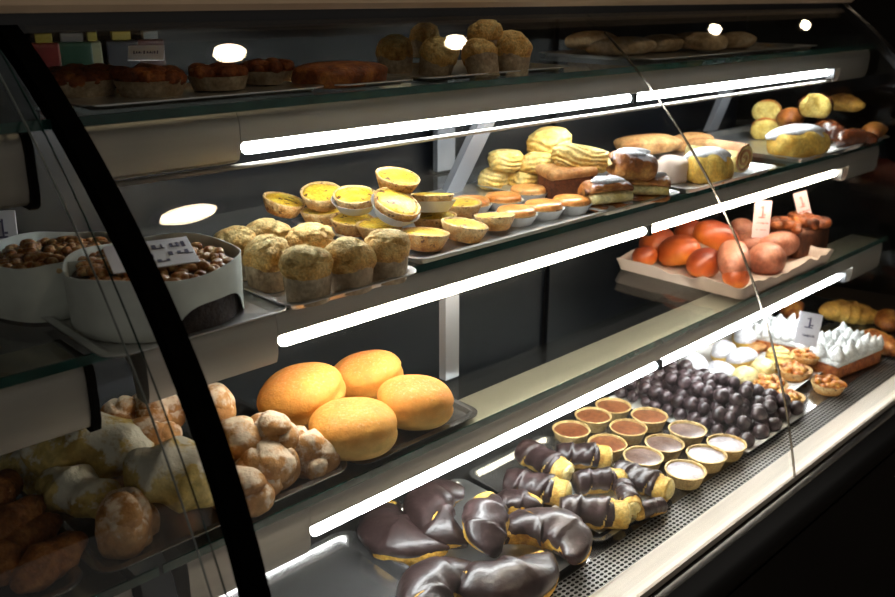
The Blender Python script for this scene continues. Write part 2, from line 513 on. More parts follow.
# base body
V, F = extx([(1.10, 0.0), (0.48, 0.0), (0.48, 0.12), (0.424, 0.14), (0.424, 0.62), (0.424, 0.632), (1.10, 0.632)], X0, X1)
cpart('base_cabinet', V, F, 'black')
pr = [(0.50, 0.648), (0.424, 0.648), (0.414, 0.654), (0.408, 0.664), (0.408, 0.686), (0.414, 0.702), (0.424, 0.714), (0.432, 0.7155), (0.437, 0.714), (0.50, 0.672)]
V, F = extx(pr, X0, X1)
cpart('bumper_rail', V, F, 'black', True, 35)
V, F = extx([(0.4375, 0.7150), (0.4385, 0.7225), (0.442, 0.7230), (0.509, 0.6812), (0.509, 0.672), (0.505, 0.672)], X0, X1)
cpart('steel_front_strip', V, F, 'strip', label='bright steel strip along the foot of the glass')
V, F = box(X0, X1, 0.509, 0.5505, 0.650, 0.654)
cpart('air_duct_floor', V, F, 'rubber')
V, F = box(X0, X1, 0.551, 1.06, 0.645, 0.6812)
cpart('display_deck', V, F, 'deck')


def grille(x0, x1, y0, y1, z, pitch, pitchy, hole):
    nx, ny = int(round((x1 - x0) / pitch)), int(round((y1 - y0) / pitchy))
    px, py = (x1 - x0) / nx, (y1 - y0) / ny
    V, F = [], []
    for i in range(nx):
        for j in range(ny):
            cx, cy = x0 + (i + 0.5) * px, y0 + (j + 0.5) * py
            o = len(V)
            for a in range(8):
                t = math.radians(45 * a)
                c, s_ = math.cos(t), math.sin(t); m = max(abs(c), abs(s_))
                V.append((cx + c / m * px / 2, cy + s_ / m * py / 2, z))
            for a in range(8):
                t = math.radians(45 * a)
                V.append((cx + hole * 1.15 * math.cos(t) * px, cy + hole * math.sin(t) * py, z))
            for a in range(8):
                b = (a + 1) % 8
                F.append((o + a, o + b, o + 8 + b, o + 8 + a))
    return V, F


V, F = grille(0.29, 1.96, 0.5095, 0.5505, 0.681, 0.0084, 0.0059, 0.36)
g = cpart('perforated_air_grille', V, F, 'grille', label='grey perforated air grille')
g['kind'] = 'stuff'

# back of the case: dark sliding doors with grey frames
V, F = box(X0, 0.55, 1.062, 1.072, 0.62, 1.33)
cpart('sliding_door', V, F, 'backdoor')
V, F = box(0.55, 1.30, 1.074, 1.084, 0.62, 1.33)
cpart('sliding_door', V, F, 'backdoor')
V, F = box(1.30, X1, 1.062, 1.072, 0.62, 1.33)
cpart('sliding_door', V, F, 'backdoor')
for x in (0.985,):
    V, F = join(box(x, x + 0.040, 1.050, 1.0605, 1.075, 1.243))
    cpart('door_stile', V, F, 'greyframe')
# slanted and upright brackets that carry the shelves


def bracket(name, x, w, y0, z0, y1, z1, d=0.012):
    V = []
    for y, z in ((y0, z0), (y1, z1)):
        V += [(x - w / 2, y, z), (x + w / 2, y, z), (x + w / 2, y + d, z), (x - w / 2, y + d, z)]
    F = [(0, 1, 2, 3), (4, 7, 6, 5), (0, 4, 5, 1), (1, 5, 6, 2), (2, 6, 7, 3), (3, 7, 4, 0)]
    cpart(name, V, F, 'greyframe')


bracket('shelf_bracket', 0.890, 0.034, 0.915, 1.0725, 0.812, 1.2450)
bracket('shelf_bracket', 1.748, 0.040, 0.990, 1.0725, 0.93, 1.2450)
bracket('shelf_post', 0.736, 0.024, 0.758, 0.8755, 0.758, 1.0495)

# top cap
V, F = extx([(0.836, 1.3355), (0.830, 1.342), (0.830, 1.350), (0.836, 1.354), (1.12, 1.354), (1.12, 1.3355)], X0, 2.0)
cpart('beige_top_cap', V, F, 'beige', label='beige laminate top of the case')
V, F = extx([(0.846, 1.318), (0.846, 1.3355), (0.90, 1.3355), (0.90, 1.324)], X0, X1)
cpart('top_rail', V, F, 'darkrail')

# curved front glass, in panes
PY = (-0.1048, 0.2582, 0.2077, -0.8207, 0.8992); PZ = (0.0102, 0.1115, -0.4157, -0.5529, 1.332); TL = 0.8006


def gp(t):
    return (0.94 * float(np.polyval(PY, t)), 1.35 + 0.94 * (float(np.polyval(PZ, t)) - 1.35))


def gn(t):
    dy = float(np.polyval(np.polyder(PY), t)); dz = float(np.polyval(np.polyder(PZ), t))
    n = math.hypot(dy, dz)
    return (dz / n, -dy / n)                 # towards the shopper and up


def shell_pane(x0, x1, th, off=0.0, n=56, t0=0.015, t1=TL - 0.012):
    V, F = [], []
    for side in (off, off - th):
        for i in range(n + 1):
            t = t0 + (t1 - t0) * i / n; (y, z), (a, b) = gp(t), gn(t)
            V += [(x0, y + a * side, z + b * side), (x1, y + a * side, z + b * side)]
    m = 2 * (n + 1)
    for i in range(n):
        F.append((2 * i, 2 * i + 1, 2 * i + 3, 2 * i + 2))
        F.append((m + 2 * i, m + 2 * i + 2, m + 2 * i + 3, m + 2 * i + 1))
    return V, F


def strip_along(x0, x1, d0, d1, n=56, t0=0.0, t1=TL):
    """solid strip that follows the glass curve, from depth d0 to d1 along its normal"""
    P = []
    for i in range(n + 1):
        t = t0 + (t1 - t0) * i / n; (y, z), (a, b) = gp(t), gn(t)
        P.append([(x0, y + a * d0, z + b * d0), (x1, y + a * d0, z + b * d0), (x1, y + a * d1, z + b * d1), (x0, y + a * d1, z + b * d1)])
    return grid(P)


JX = 1.081
for x0, x1 in ((X0, 0.247), (0.289, JX - 0.0015), (JX + 0.0015, 1.962)):
    V, F = shell_pane(x0, x1, 0.006)
    me_pane = cpart('glass_pane', V, F, 'pane', True, label='curved clear front glass')
SEAL = np.array([(0.8600, 1.3270), (0.8496, 1.3214), (0.7588, 1.2684), (0.6947, 1.2149), (0.6423, 1.1637), (0.5944, 1.1147), (0.5550, 1.0659),
                 (0.5251, 1.0026), (0.5000, 0.9196), (0.4680, 0.8200), (0.4400, 0.7240)])
sl = np.concatenate([[0], np.cumsum(np.linalg.norm(np.diff(SEAL, axis=0), axis=1))])
sy, sz = np.polyfit(sl, SEAL[:, 0], 5), np.polyfit(sl, SEAL[:, 1], 5)
P = []
for t in np.linspace(0, sl[-1], 60):
    y, z = np.polyval(sy, t), np.polyval(sz, t)
    dy, dz = np.polyval(np.polyder(sy), t), np.polyval(np.polyder(sz), t)
    n_ = math.hypot(dy, dz); a_, b_ = dz / n_, -dy / n_
    P.append([(0.2700, y + a_ * 0.005, z + b_ * 0.005), (0.2876, y + a_ * 0.005, z + b_ * 0.005),
              (0.2876, y - a_ * 0.012, z - b_ * 0.012), (0.2700, y - a_ * 0.012, z - b_ * 0.012)])
V, F = grid(P)
cpart('glass_seal', V, F, 'rubber', True, 40, label='broad black seal between two curved panes')
V, F = strip_along(0.2472, 0.2478, -0.0025, 0.0003)
cpart('glass_edge', V, F, 'paleedge', True, 40)
V, F = strip_along(0.2580, 0.2584, -0.0025, 0.0003)
cpart('glass_edge', V, F, 'greenedge', True, 40)
V, F = strip_along(JX - 0.0009, JX + 0.0009, -0.002, 0.0008, t0=0.06)
cpart('joint_strip', V, F, 'jointsteel', True, 40)
V, F = strip_along(1.964, 1.984, -0.014, 0.004)
cpart('end_frame', V, F, 'black', True, 40)
# end pane
poly = [gp(t) for t in np.linspace(0.02, TL - 0.02, 30)]
n = len(poly)
poly = [(y + 0.012, z) for y, z in poly] + [(1.055, 0.70), (1.055, 1.325)]
V, F = extx(poly, 1.966, 1.972)
cpart('end_pane', V, F, 'endglass', False, label='smoked glass side of the case')

# ------------------------------------------------------------------ shelves
SH = {1: (0.7725, 1.2063, 1.2542, 1.187), 2: (0.708, 1.0220, 1.071, 1.003), 3: (0.671, 0.8180, 0.874, 0.801)}   # tube y, tube z, glass top, lip foot
SHZ = {k: v[2] for k, v in SH.items()}
TXA = (0.445, 1.0825, 1.0935, 1.730)
tier = {1: 'top', 2: 'middle', 3: 'lowest'}


def lip_profile(yt, tz, zb, foot=None, k=1):
    p = [(yt + 0.050, zb), (yt - 0.006, zb), (yt - 0.011, zb - 0.002), (yt - 0.0140, zb - 0.006), (yt - 0.0155, zb - 0.012), (yt - 0.0160, zb - 0.018)]
    if foot is None:
        d = {1: 0.0085, 2: 0.0130, 3: 0.0180}[k]
        return p + [(yt - 0.0160, tz + d + 0.001), (yt - 0.0150, tz + d), (yt - 0.009, tz + d), (yt + 0.010, tz + 0.0095), (yt + 0.050, zb - 0.010)]
    return p + [(yt - 0.0150, foot + 0.014), (yt - 0.0115, foot + 0.004), (yt - 0.004, foot), (yt + 0.012, foot + 0.001), (yt + 0.018, tz + 0.01), (yt + 0.050, zb - 0.010)]


def shelf(k, side):
    yt, tz, zt, foot = SH[k]
    zb = zt - 0.0085
    TX = [x * (1.03 if k == 1 else 1.0) for x in TXA]
    XR = 1.94 if k == 1 else 1.895
    right = side == 'right'
    xa, xb = (XM + 0.002, XR + 0.005) if right else (X0 + 0.02, XM - 0.002)
    e = empty('glass_shelf', ((xa + xb) / 2, yt + 0.15, zb))
    lab = {('right', 1): 'top glass shelf with steel lip and lit white tubes', ('right', 2): 'middle glass shelf with steel lip and lit warm tubes',
           ('right', 3): 'lowest glass shelf with steel lip and lit white tubes over the chocolate pastries',
           ('left', 1): 'unlit top glass shelf left of the black seal', ('left', 2): 'unlit middle glass shelf left of the black seal',
           ('left', 3): 'unlit lowest glass shelf left of the black seal, holding the rustic rolls'}[(side, k)]
    tag(e, lab, 'shelf', 'glass shelves of the case')
    o = e.location

    def sp(name, V, F, mat, smooth=False, angle=None, par=None):
        V = [(v[0] - o.x, v[1] - o.y, v[2] - o.z) for v in V]
        return ob(name, mesh(name, V, F, mat, smooth, angle), par or e)
    V, F = box(xa, xb, yt - 0.020, yt + 0.345, zb + 0.0005, zt)
    gpn = sp('glass_panel', V, F, 'shelfglass')
    V, F = box(xa, xb, yt - 0.0225, yt - 0.0202, zb + 0.0002, zt + 0.0002)
    sp('glass_edge', V, F, 'greenedge', par=gpn)
    if right:
        V, F = extx(lip_profile(yt, tz, zb, None, k), TX[0] - 0.010, TX[3] + 0.024)
        sp('light_housing', V, F, 'lip', True, 30)
        for x0, x1 in ((0.300, TX[0] - 0.0105), (TX[3] + 0.0245, XR)):
            V, F = extx(lip_profile(yt, tz, zb, foot + (0.007 if k == 1 and x0 < 0.4 else 0)), x0, x1)
            sp('lip_section', V, F, 'lip', True, 30)
        em = glow('tube_light_%d' % k, TUBE_C[k], TUBE_L[k])
        for x0, x1 in ((TX[0], TX[1]), (TX[2], TX[3])):
            r = 0.0062
            P = []
            for s_, q in ((0, 0.15), (0.0005, 0.42), (0.0016, 0.70), (0.0036, 0.91), (0.007, 1.0)):
                P.append((x0 + s_, q * r))
            P += [(x1 - (a - x0), q) for a, q in reversed(P)]
            rows = [[(x, yt + q * math.cos(a), tz + q * math.sin(a)) for a in np.linspace(0, 2 * math.pi, 18, endpoint=False)] for x, q in P]
            V, F = grid(rows)
            sp('light_tube', V, F, em, True)
        V, F = box(TX[3] + 0.0008, TX[3] + 0.0035, yt - 0.0135, yt + 0.012, tz - 0.011, tz + 0.0085)  # plate added to keep tube light off the end of the lip section
        sp('added_light_stop', V, F, 'darkrail')
        V, F = box(TX[1] + 0.0016, TX[2] - 0.0016, yt - 0.007, yt + 0.008, tz - 0.0075, tz + 0.0085)
        sp('tube_socket', V, F, 'rubber')
        if k == 1:
            V, F = bar([(0.302, yt + 0.002, 1.1885), (0.9, yt + 0.002, 1.1885), (1.6, yt + 0.002, 1.1885), (1.935, yt + 0.002, 1.1885)], 0.0028, 10)
            sp('lip_foot_rod', V, F, 'lip', True)
    else:
        V, F = extx(lip_profile(yt, tz, zb, foot - 0.004), X0 + 0.02, 0.247)
        sp('lip_section', V, F, 'lip', True, 30)
        pr = [(y + (0.003 if y > yt else -0.003), z) for y, z in lip_profile(yt, tz, zb, foot - 0.008)]
        V, F = extx(pr, 0.2475, 0.2545)
        sp('lip_end_cap', V, F, 'rubber', True, 30)


for k in (1, 2, 3):
    shelf(k, 'right'); shelf(k, 'left')


# ================================================================== FOOD: the kinds
def radial(n, amp):
    return lambda i, a: 1 + amp * math.cos(n * a)


def nata(r=0.0275, h=0.019, paper=False, seed=0):
    rg = random.Random(seed)
    ph = [rg.uniform(0, 6.28) for _ in range(3)]
    md = lambda i, a: 1 + 0.02 * math.sin(3 * a + ph[0]) + 0.012 * math.sin(7 * a + ph[1])
    V, F = lathe([(0, 0), (r * 0.66, 0), (r * 0.72, 0.001), (r * 0.93, h * 0.70), (r * 0.99, h * 0.93), (r * 0.97, h), (r * 0.90, h * 0.98), (r * 0.86, h * 0.86), (0, h * 0.84)], 30, md)
    parts = [('pastry_shell', mesh('pastry_shell', V, F, 'shell'), None)]
    V, F = lathe([(r * 0.875, h * 0.86), (r * 0.86, h * 0.93), (r * 0.7, h * 1.0), (r * 0.35, h * 1.03), (0, h * 1.02)], 30)
    nz = SN(seed + 3, 160.0); P = np.array(V); P[:, 2] += 0.0009 * nz(P)
    parts.append(('custard', mesh('custard', P, F, 'custard'), None))
    if paper:
        V, F = lathe([(r * 0.70, -0.0004), (r * 1.03, h * 0.62), (r * 1.05, h * 0.62), (r * 0.72, -0.0012), (0, -0.0012)], 60, lambda i, a: 1 + (0.018 * math.cos(20 * a) if 0 < i < 3 else 0))
        parts.append(('paper_cup', mesh('paper_cup', V, F, 'paper', True, 40), None))
    return Proto('custard_tart', 'tart', h / 2, parts)


NATA = [nata(seed=i, paper=False) for i in range(3)]
NATAP = [nata(seed=i + 5, paper=True) for i in range(2)]


def orange_tart(r=0.026, h=0.021):
    V, F = lathe([(0, 0), (r * 0.74, 0), (r * 0.95, h * 0.5), (r * 1.0, h * 0.62), (r * 0.95, h * 0.64), (0, h * 0.6)], 30)
    a = mesh('pastry_shell', V, F, 'shell', True, 50)
    V, F = lathe([(r * 0.955, h * 0.62), (r * 0.97, h * 0.78), (r * 0.88, h * 0.93), (r * 0.5, h), (0, h)], 30)
    b = mesh('glazed_filling', V, F, 'orangefill')
    V, F = lathe([(r * 0.76, -0.0004), (r * 1.06, h * 0.60), (r * 1.085, h * 0.61), (r * 0.78, -0.001), (0, -0.001)], 64, lambda i, q: 1 + (0.02 * math.cos(21 * q) if 0 < i < 3 else 0))
    c = mesh('paper_cup', V, F, 'paper', True, 40)
    return Proto('apricot_tart', 'tart', h / 2, [('pastry_shell', a, None), ('glazed_filling', b, None), ('paper_cup', c, None)])


ORANGE = orange_tart()


def muffin(seed):
    r, h = 0.0235, 0.026
    md = lambda i, a: 1 + 0.012 * math.sin(5 * a + seed) + (0.012 * math.cos(16 * a) if i in (2, 3) else 0)
    V, F = lathe([(0, 0), (r * 0.88, 0), (r * 0.98, h), (r * 1.0, h + 0.001), (r * 0.965, h + 0.0005), (r * 0.93, h - 0.004), (0, h - 0.004)], 48, md)
    c = mesh('paper_cup', V, F, 'browncup', True, 40)
    ns, nc, nf = SN(seed, 3.2), SN(seed + 50, 5.0), SN(seed + 70, 11.0)

    def fn(D):
        q = nc(D)
        return 1 + 0.10 * ns(D) - 0.22 * np.exp(-(q / 0.10) ** 2) * (D[:, 2] > -0.1) + 0.03 * nf(D)
    P, F = blob(r * 1.02, r * 1.02, 0.0190, seed, 0, 1, 0.92, 40, 30, flat=0.62, fn=fn)
    P[:, 2] += h - 0.0045
    t = mesh('muffin_top', P, F, 'muffin')
    return Proto('muffin', 'muffin', 0.026, [('paper_cup', c, None), ('muffin_top', t, None)])


MUFFIN = [muffin(11 + i) for i in range(3)]


def layered(name, cat, rx, ry, rz, seed, mat, ex=0.62, amp=0.08, lay=9.0, freq=3.0, flat=0.8):
    ns = SN(seed, freq)
    tilt = SN(seed + 9, 1.5)
    fn = lambda D: (1 + 0.022 * np.sin(lay * (D[:, 2] + 0.35 * tilt(D))) + amp * ns(D))
    P, F = blob(rx, ry, rz, seed, 0, 1, ex, 34, 24, flat=flat, fn=fn)
    return Proto(name, cat, rz * (1 + flat) / 2, [(name, mesh(name, P, F, mat), None)])


PUFF = [layered('puff_pastry', 'pastry', 0.028, 0.024, 0.017, 21 + i, 'puff', 0.75, 0.10, 13) for i in range(3)]
LONGPUFF = layered('puff_pastry_slice', 'pastry', 0.046, 0.025, 0.019, 31, 'puff', 0.7, 0.06, 14)
FLATLOAF = [layered('flat_pastry', 'pastry', 0.062, 0.034, 0.016, 33 + i, 'tanloaf', 0.8, 0.06, 6) for i in range(2)]


def sponge_slice():
    V, F = bbox(0.072, 0.050, 0.034, 0.006, 3)
    P = np.array(V); P += 0.0012 * SN(4, 120)(P)[:, None]
    a = mesh('dark_sponge', P, F, 'choco_bread')
    V, F = bbox(0.078, 0.056, 0.014, 0.0065, 3)
    P = np.array(V); P[:, 2] += 0.030 + 0.0025 * SN(5, 70)(P)
    b = mesh('crust_top', P, F, 'tanloaf')
    return Proto('sponge_slice', 'cake', 0.022, [('dark_sponge', a, None), ('crust_top', b, None)])


SPONGE = sponge_slice()


def cream_roll(seed, L=0.058):
    """a pastry flap folded over a bar of cream, dusted with sugar; the open side looks along -y"""
    A = []
    for q in np.linspace(-50, 230, 26): A.append((0.021 * math.cos(math.radians(q + 0)), 0.018 + 0.0165 * math.sin(math.radians(q))))
    ns = SN(seed, 90)

    def section(x, e):
        out = [(-0.020, 0.001), (-0.021, 0.006), (0.0, 0.007), (0.014, 0.009), (0.017, 0.017), (0.014, 0.025), (0.0, 0.027), (-0.018, 0.024), (-0.021, 0.029),
               (-0.014, 0.034), (0.002, 0.0365), (0.015, 0.034), (0.0225, 0.026), (0.0245, 0.016), (0.021, 0.006), (0.012, 0.0), (-0.008, -0.0002)]
        return [(x, y * e, 0.018 + (z - 0.018) * e) for y, z in out]
    xs = np.linspace(-L / 2, L / 2, 13)
    P = []
    for x in xs:
        e = (1 - abs(2 * x / L) ** 6 * 0.22)
        row = np.array(section(x, e)); row[:, 1:] += (0.0011 * ns(row))[:, None]; P.append([tuple(p) for p in row])
    V, F = grid(P)
    a = mesh('folded_pastry', V, F, 'rollcrust')
    P = [[(x, 0.0165 * math.cos(t) - 0.003, 0.0170 + 0.0088 * math.sin(t)) for t in np.linspace(0, 2 * math.pi, 16, endpoint=False)] for x in np.linspace(-L * 0.46, L * 0.46, 6)]
    V, F = grid(P)
    b = mesh('cream_filling', V, F, 'cream')
    Pb, F = blob(L * 0.36, 0.016, 0.0045, seed + 2, 0.25, 4.0, 1.0, 22, 12, flat=0.4)
    Pb[:, 2] += 0.0345 - 0.10 * np.abs(Pb[:, 1]) ** 1.2
    c = mesh('icing_sugar', Pb, F, 'sugar')
    return Proto('cream_roll', 'pastry', 0.0185, [('folded_pastry', a, None), ('cream_filling', b, None), ('icing_sugar', c, None)])


ROLL = [cream_roll(41), cream_roll(42)]


def spiral_roll(L=0.085, R=0.020):
    """slice of a rolled cake: a spiral sheet swept along x"""
    pts_o, pts_i = [], []
    for a in np.linspace(0.6, 4.6 * math.pi, 60):
        r = R * (0.14 + 0.86 * a / (4.6 * math.pi)); w = R * 0.155
        pts_o.append((r * math.cos(a), r * math.sin(a))); pts_i.append(((r - w) * math.cos(a), (r - w) * math.sin(a)))
    prof = pts_o + pts_i[::-1]
    V = [(-L / 2, y, z + R) for y, z in prof] + [(L / 2, y, z + R) for y, z in prof]
    n = len(prof); F = [(i, (i + 1) % n, n + (i + 1) % n, n + i) for i in range(n)]
    m = len(pts_o)
    for o in (0, n):
        for i in range(m - 1): F.append((o + i, o + i + 1, o + n - 2 - i, o + n - 1 - i))
    a = mesh('rolled_sponge', V, F, 'tanloaf', True, 45)
    V, F = lathe([(0, -L / 2 + 0.002), (R * 0.93, -L / 2 + 0.002), (R * 0.93, L / 2 - 0.002), (0, L / 2 - 0.002)], 28)
    V = [(z, x, y + R) for x, y, z in V]
    b = mesh('cream_filling', V, F, 'cream', True, 40)
    return Proto('cake_roll', 'cake', R, [('rolled_sponge', a, None), ('cream_filling', b, None)])


CAKEROLL = spiral_roll()


def tubeform(L, R, bend, rf, ns=34, nt=20, flatten=0.82, twist=0.0, fold=None, zflat=0.75):
    """curved tapering body in the xy plane; rf(s, theta arrays) scales the radius"""
    P = []
    th = np.linspace(0, 2 * math.pi, nt, endpoint=False)
    for s in np.linspace(0, 1, ns):
        if abs(bend) > 1e-3:
            rad = L / bend; a = (s - 0.5) * bend
            c = np.array([rad * math.sin(a), rad * (math.cos(a) - 1) + rad * (1 - math.cos(bend / 2)) * 0.5, 0]); nrm = np.array([math.sin(a), math.cos(a), 0.0])
        else:
            c = np.array([(s - 0.5) * L, 0, 0]); nrm = np.array([0, 1.0, 0])
        r = R * rf(s, th)
        row = c + np.outer(r * np.cos(th), nrm) + np.outer(r * np.sin(th) * flatten, np.array([0, 0, 1.0]))
        P.append(row)
    P = np.array(P)
    P[:, :, 2] = np.maximum(P[:, :, 2], -R * flatten * zflat)
    P[:, :, 2] += R * flatten * zflat
    return P


def croissant(name, L, R, bend, mat, seed, seg=5, cut=None, cat='croissant', parts_mat=None):
    rg = np.random.RandomState(seed); ph = rg.uniform(0, 6.28)

    def rf(s, th):
        env = (max(math.sin(math.pi * (0.04 + 0.92 * s)), 0.02)) ** 0.62
        k = (s * seg + 0.16 * np.sin(th + ph)) % 1.0
        return env * (0.86 + 0.20 * k ** 0.6 - 0.16 * (k > 0.93))
    P = tubeform(L, R, bend, rf, 54, 22)
    V, F = grid(P.tolist())
    parts = [('baked_crust', mesh('baked_crust', V, F, mat), None)]
    return Proto(name, cat, R * 0.72, parts)


CROI = [croissant('croissant', 0.115, 0.026, 1.5, 'croissant', 51), croissant('croissant', 0.12, 0.027, 0.9, 'croissant', 52),
        croissant('croissant', 0.11, 0.026, 2.2, 'glossychoc', 53), croissant('croissant', 0.12, 0.028, 0.9, 'goldcroissant', 54)]


def half_croissant(seed, mat):
    """a croissant cut across: crust body and the yellow crumb face"""
    ph = seed

    def rf(s, th):
        env = (math.sin(math.pi * (0.03 + 0.47 * s))) ** 0.6
        k = (s * 3 + 0.15 * np.sin(th + ph)) % 1.0
        return env * (0.88 + 0.16 * k)
    P = tubeform(0.07, 0.027, 0.6, rf, 34, 22)
    V, F = grid(P.tolist())
    a = mesh('baked_crust', V, F, mat)
    ring = P[-1]; c = ring.mean(0); ax = np.array([math.cos(-0.3), math.sin(-0.3), 0]) * 0.0025
    rows = [(ring + 0.0).tolist(), (c + (ring - c) * 0.95 + ax * 1.2).tolist(), (c + (ring - c) * 0.6 + ax * 1.8).tolist()]
    V, F = grid(rows)
    b = mesh('cut_face', V, F, 'crumb')
    return Proto('cut_croissant', 'croissant', 0.02, [('baked_crust', a, None), ('cut_face', b, None)])


HALF = [half_croissant(1, 'croissant'), half_croissant(4, 'glossychoc')]


def sugared_bread():
    P, F = blob(0.062, 0.036, 0.028, 61, 0.05, 2.6, 0.82, 36, 24, flat=0.75, fn=lambda D: 1 + 0.05 * np.sin(9 * D[:, 0] + 2 * D[:, 2]))
    a = mesh('baked_crust', P, F, 'brioche')
    P, F = blob(0.054, 0.030, 0.0100, 62, 0.28, 4.0, 0.9, 30, 14, flat=0.5)
    P[:, 2] += 0.0435 - 3.2 * P[:, 0] ** 2 - 7.0 * P[:, 1] ** 2
    b = mesh('icing_sugar', P, F, 'sugar')
    return Proto('sugared_brioche', 'brioche', 0.0245, [('baked_crust', a, None), ('icing_sugar', b, None)])


SBREAD = sugared_bread()


def berliner(seed):
    fn = lambda D: 1 + 0.025 * SN(seed, 2.2)(D) - 0.028 * np.exp(-((D[:, 2] - 0.02) / 0.10) ** 2) - 0.05 * np.exp(-((D[:, 2] + 0.18 - 0.25 * D[:, 0]) / 0.06) ** 2) * (D[:, 1] < 0.2)
    P, F = blob(0.0485, 0.0440, 0.0300, seed, 0, 1, 0.86, 40, 30, flat=0.92, fn=fn)
    return Proto('berliner', 'doughnut', 0.029, [('berliner', mesh('berliner', P, F, 'berliner'), None)])


BERL = [berliner(71), berliner(72)]


def bun(name, rx, ry, rz, seed, mat, ex=0.95, amp=0.05):
    P, F = blob(rx, ry, rz, seed, amp, 1.8, ex, 30, 20, flat=0.75)
    return Proto(name, 'bun', rz * 0.87, [(name, mesh(name, P, F, mat), None)])


BUN = [bun('glazed_bun', 0.042, 0.029, 0.026, 81, 'bun'), bun('glazed_bun', 0.038, 0.030, 0.027, 82, 'bun')]
PBUN = [bun('dusky_roll', 0.05, 0.026, 0.024, 83, 'pinkbun', 0.9), bun('dusky_roll', 0.030, 0.028, 0.025, 84, 'pinkbun')]


def knot(name, rx, ry, rz, seed, mat, amp=0.10, freq=2.6, ex=0.85, crease=0.16, lobes=1):
    rg = np.random.RandomState(seed)
    out = []
    for i in range(lobes):
        n1, n2, n3 = SN(seed + 7 * i, freq), SN(seed + 1 + 7 * i, freq * 0.9), SN(seed + 2 + 7 * i, 8.0)
        fn = lambda D: 1 + amp * n1(D) - crease * np.exp(-(n2(D) / 0.12) ** 2) + 0.03 * n3(D)
        k = 1.0 if lobes == 1 else 0.80
        P, F = blob(rx * k * (1 if lobes == 1 else rg.uniform(0.85, 1.15)), ry * k, rz * k * (1 if lobes == 1 else 1.1), seed + i, 0, 1, ex, 36, 24, flat=0.78, fn=fn)
        if lobes > 1:
            a = 2 * math.pi * i / (lobes - 1) + seed; t = rg.uniform(-0.6, 0.6); c, s_ = math.cos(a), math.sin(a)
            P = np.stack([P[:, 0] * c - P[:, 1] * s_, P[:, 0] * s_ + P[:, 1] * c, P[:, 2]], 1)
            if i == lobes - 1: off = (0, 0, rz * 0.40)
            else: off = (rx * 0.34 * c, ry * 0.34 * s_, rz * 0.12 * abs(t))
            P = P + np.array(off)
        out.append((P, F))
    V, F = join(*out); V = np.array(V); V[:, 2] -= V[:, 2].min()
    return Proto(name, 'pastry', float(V[:, 2].max()) / 2, [(name, mesh(name, V, F, mat), None)])


KNOT = [knot('sugared_pastry_knot', 0.031, 0.030, 0.026, 91, 'powdered', 0.14, 2.4, 0.9, 0.22, 3), knot('sugared_pastry_knot', 0.030, 0.029, 0.028, 95, 'powdered', 0.15, 2.2, 0.9, 0.24, 3),
        knot('sugared_pastry_knot', 0.028, 0.027, 0.024, 99, 'powdered', 0.14, 3.0, 0.9, 0.22, 3)]


def proll(L, R, seed, mat, lump=1.0):
    ns = SN(seed, 55)
    rg = np.random.RandomState(seed); ph = rg.uniform(0, 6.28)

    def rf(s, th):
        env = (1 - abs(2 * s - 1) ** (7 if lump > 0.5 else 3.2) * (0.45 if lump > 0.5 else 0.62)) * (1.0 - 0.10 * math.cos(2 * math.pi * s))
        k = (s * 2.4 + 0.22 * np.sin(th + ph) + th / 12.0) % 1.0
        return env * (0.86 + 0.22 * (np.abs(k - 0.5) * 2) ** 1.5)
    P = tubeform(L, R, 0.35, rf, 48, 30)
    n2 = SN(seed + 5, 130)
    Q = P.reshape(-1, 3); Q += lump * (0.0034 * ns(Q) + 0.0011 * n2(Q))[:, None]
    V, F = grid(P.tolist())
    return Proto('sugared_pastry_roll', 'pastry', R * 0.72, [('sugared_pastry_roll', mesh('sugared_pastry_roll', V, F, mat), None)])


PROLL = [proll(0.105, 0.026, 101, 'paledough'), proll(0.085, 0.030, 102, 'paledough'), proll(0.075, 0.024, 103, 'paledough')]
LROLL = [proll(0.082, 0.019, 111, 'leftroll', 0.3), proll(0.078, 0.020, 112, 'leftroll', 0.3)]
for p_ in LROLL:
    p_.name = 'rustic_roll'; p_.parts = [('rustic_roll', p_.parts[0][1], None)]; p_.cat = 'roll'


def choc_crescent(L, R, bend, seed):
    rg = np.random.RandomState(seed); ph = rg.uniform(0, 6.28)

    def rf(s, th):
        env = (max(math.sin(math.pi * (0.05 + 0.90 * s)), 0.02)) ** 0.66
        k = (s * 2.6 + 0.3 * np.sin(th + ph) + ph) % 1.0
        return env * (0.93 + 0.10 * k ** 1.5)
    P = tubeform(L, R, bend, rf, 46, 24, 0.78, zflat=0.7)
    V, F = grid(P.tolist())
    a = mesh('egg_dough', V, F, 'yellowdough')
    ns = SN(seed, 60)

    def rc(s, th):
        base = rf(s, th)
        edge = 0.20 + 0.20 * np.sin(9 * s + ph) + 0.10 * math.sin(23 * s)
        up = np.clip((np.sin(th) - edge) / 0.28, -1, 1)
        return base * (1 + 0.115 * up) + 0.030 * np.sin(21 * s + 2 * np.sin(th * 2 + ph)) * (up > 0) + 0.03 * up
    Q = tubeform(L * 1.02, R, bend, rc, 60, 30, 0.78, zflat=0.62)
    off = P[:, :, 2].max() - Q[:, :, 2].max() + 0.0028
    Q[:, :, 2] += off
    q = Q.reshape(-1, 3); q += (0.0018 * ns(q))[:, None] + (0.0008 * SN(seed + 4, 150)(q))[:, None]
    V, F = grid(Q.tolist())
    b = mesh('chocolate_coating', V, F, 'chocolate')
    return Proto('chocolate_crescent', 'pastry', R * 0.66, [('egg_dough', a, None), ('chocolate_coating', b, None)])


CRES = [choc_crescent(0.165, 0.037, 2.7, 121), choc_crescent(0.160, 0.034, 3.2, 122), choc_crescent(0.112, 0.034, 0.8, 123)]


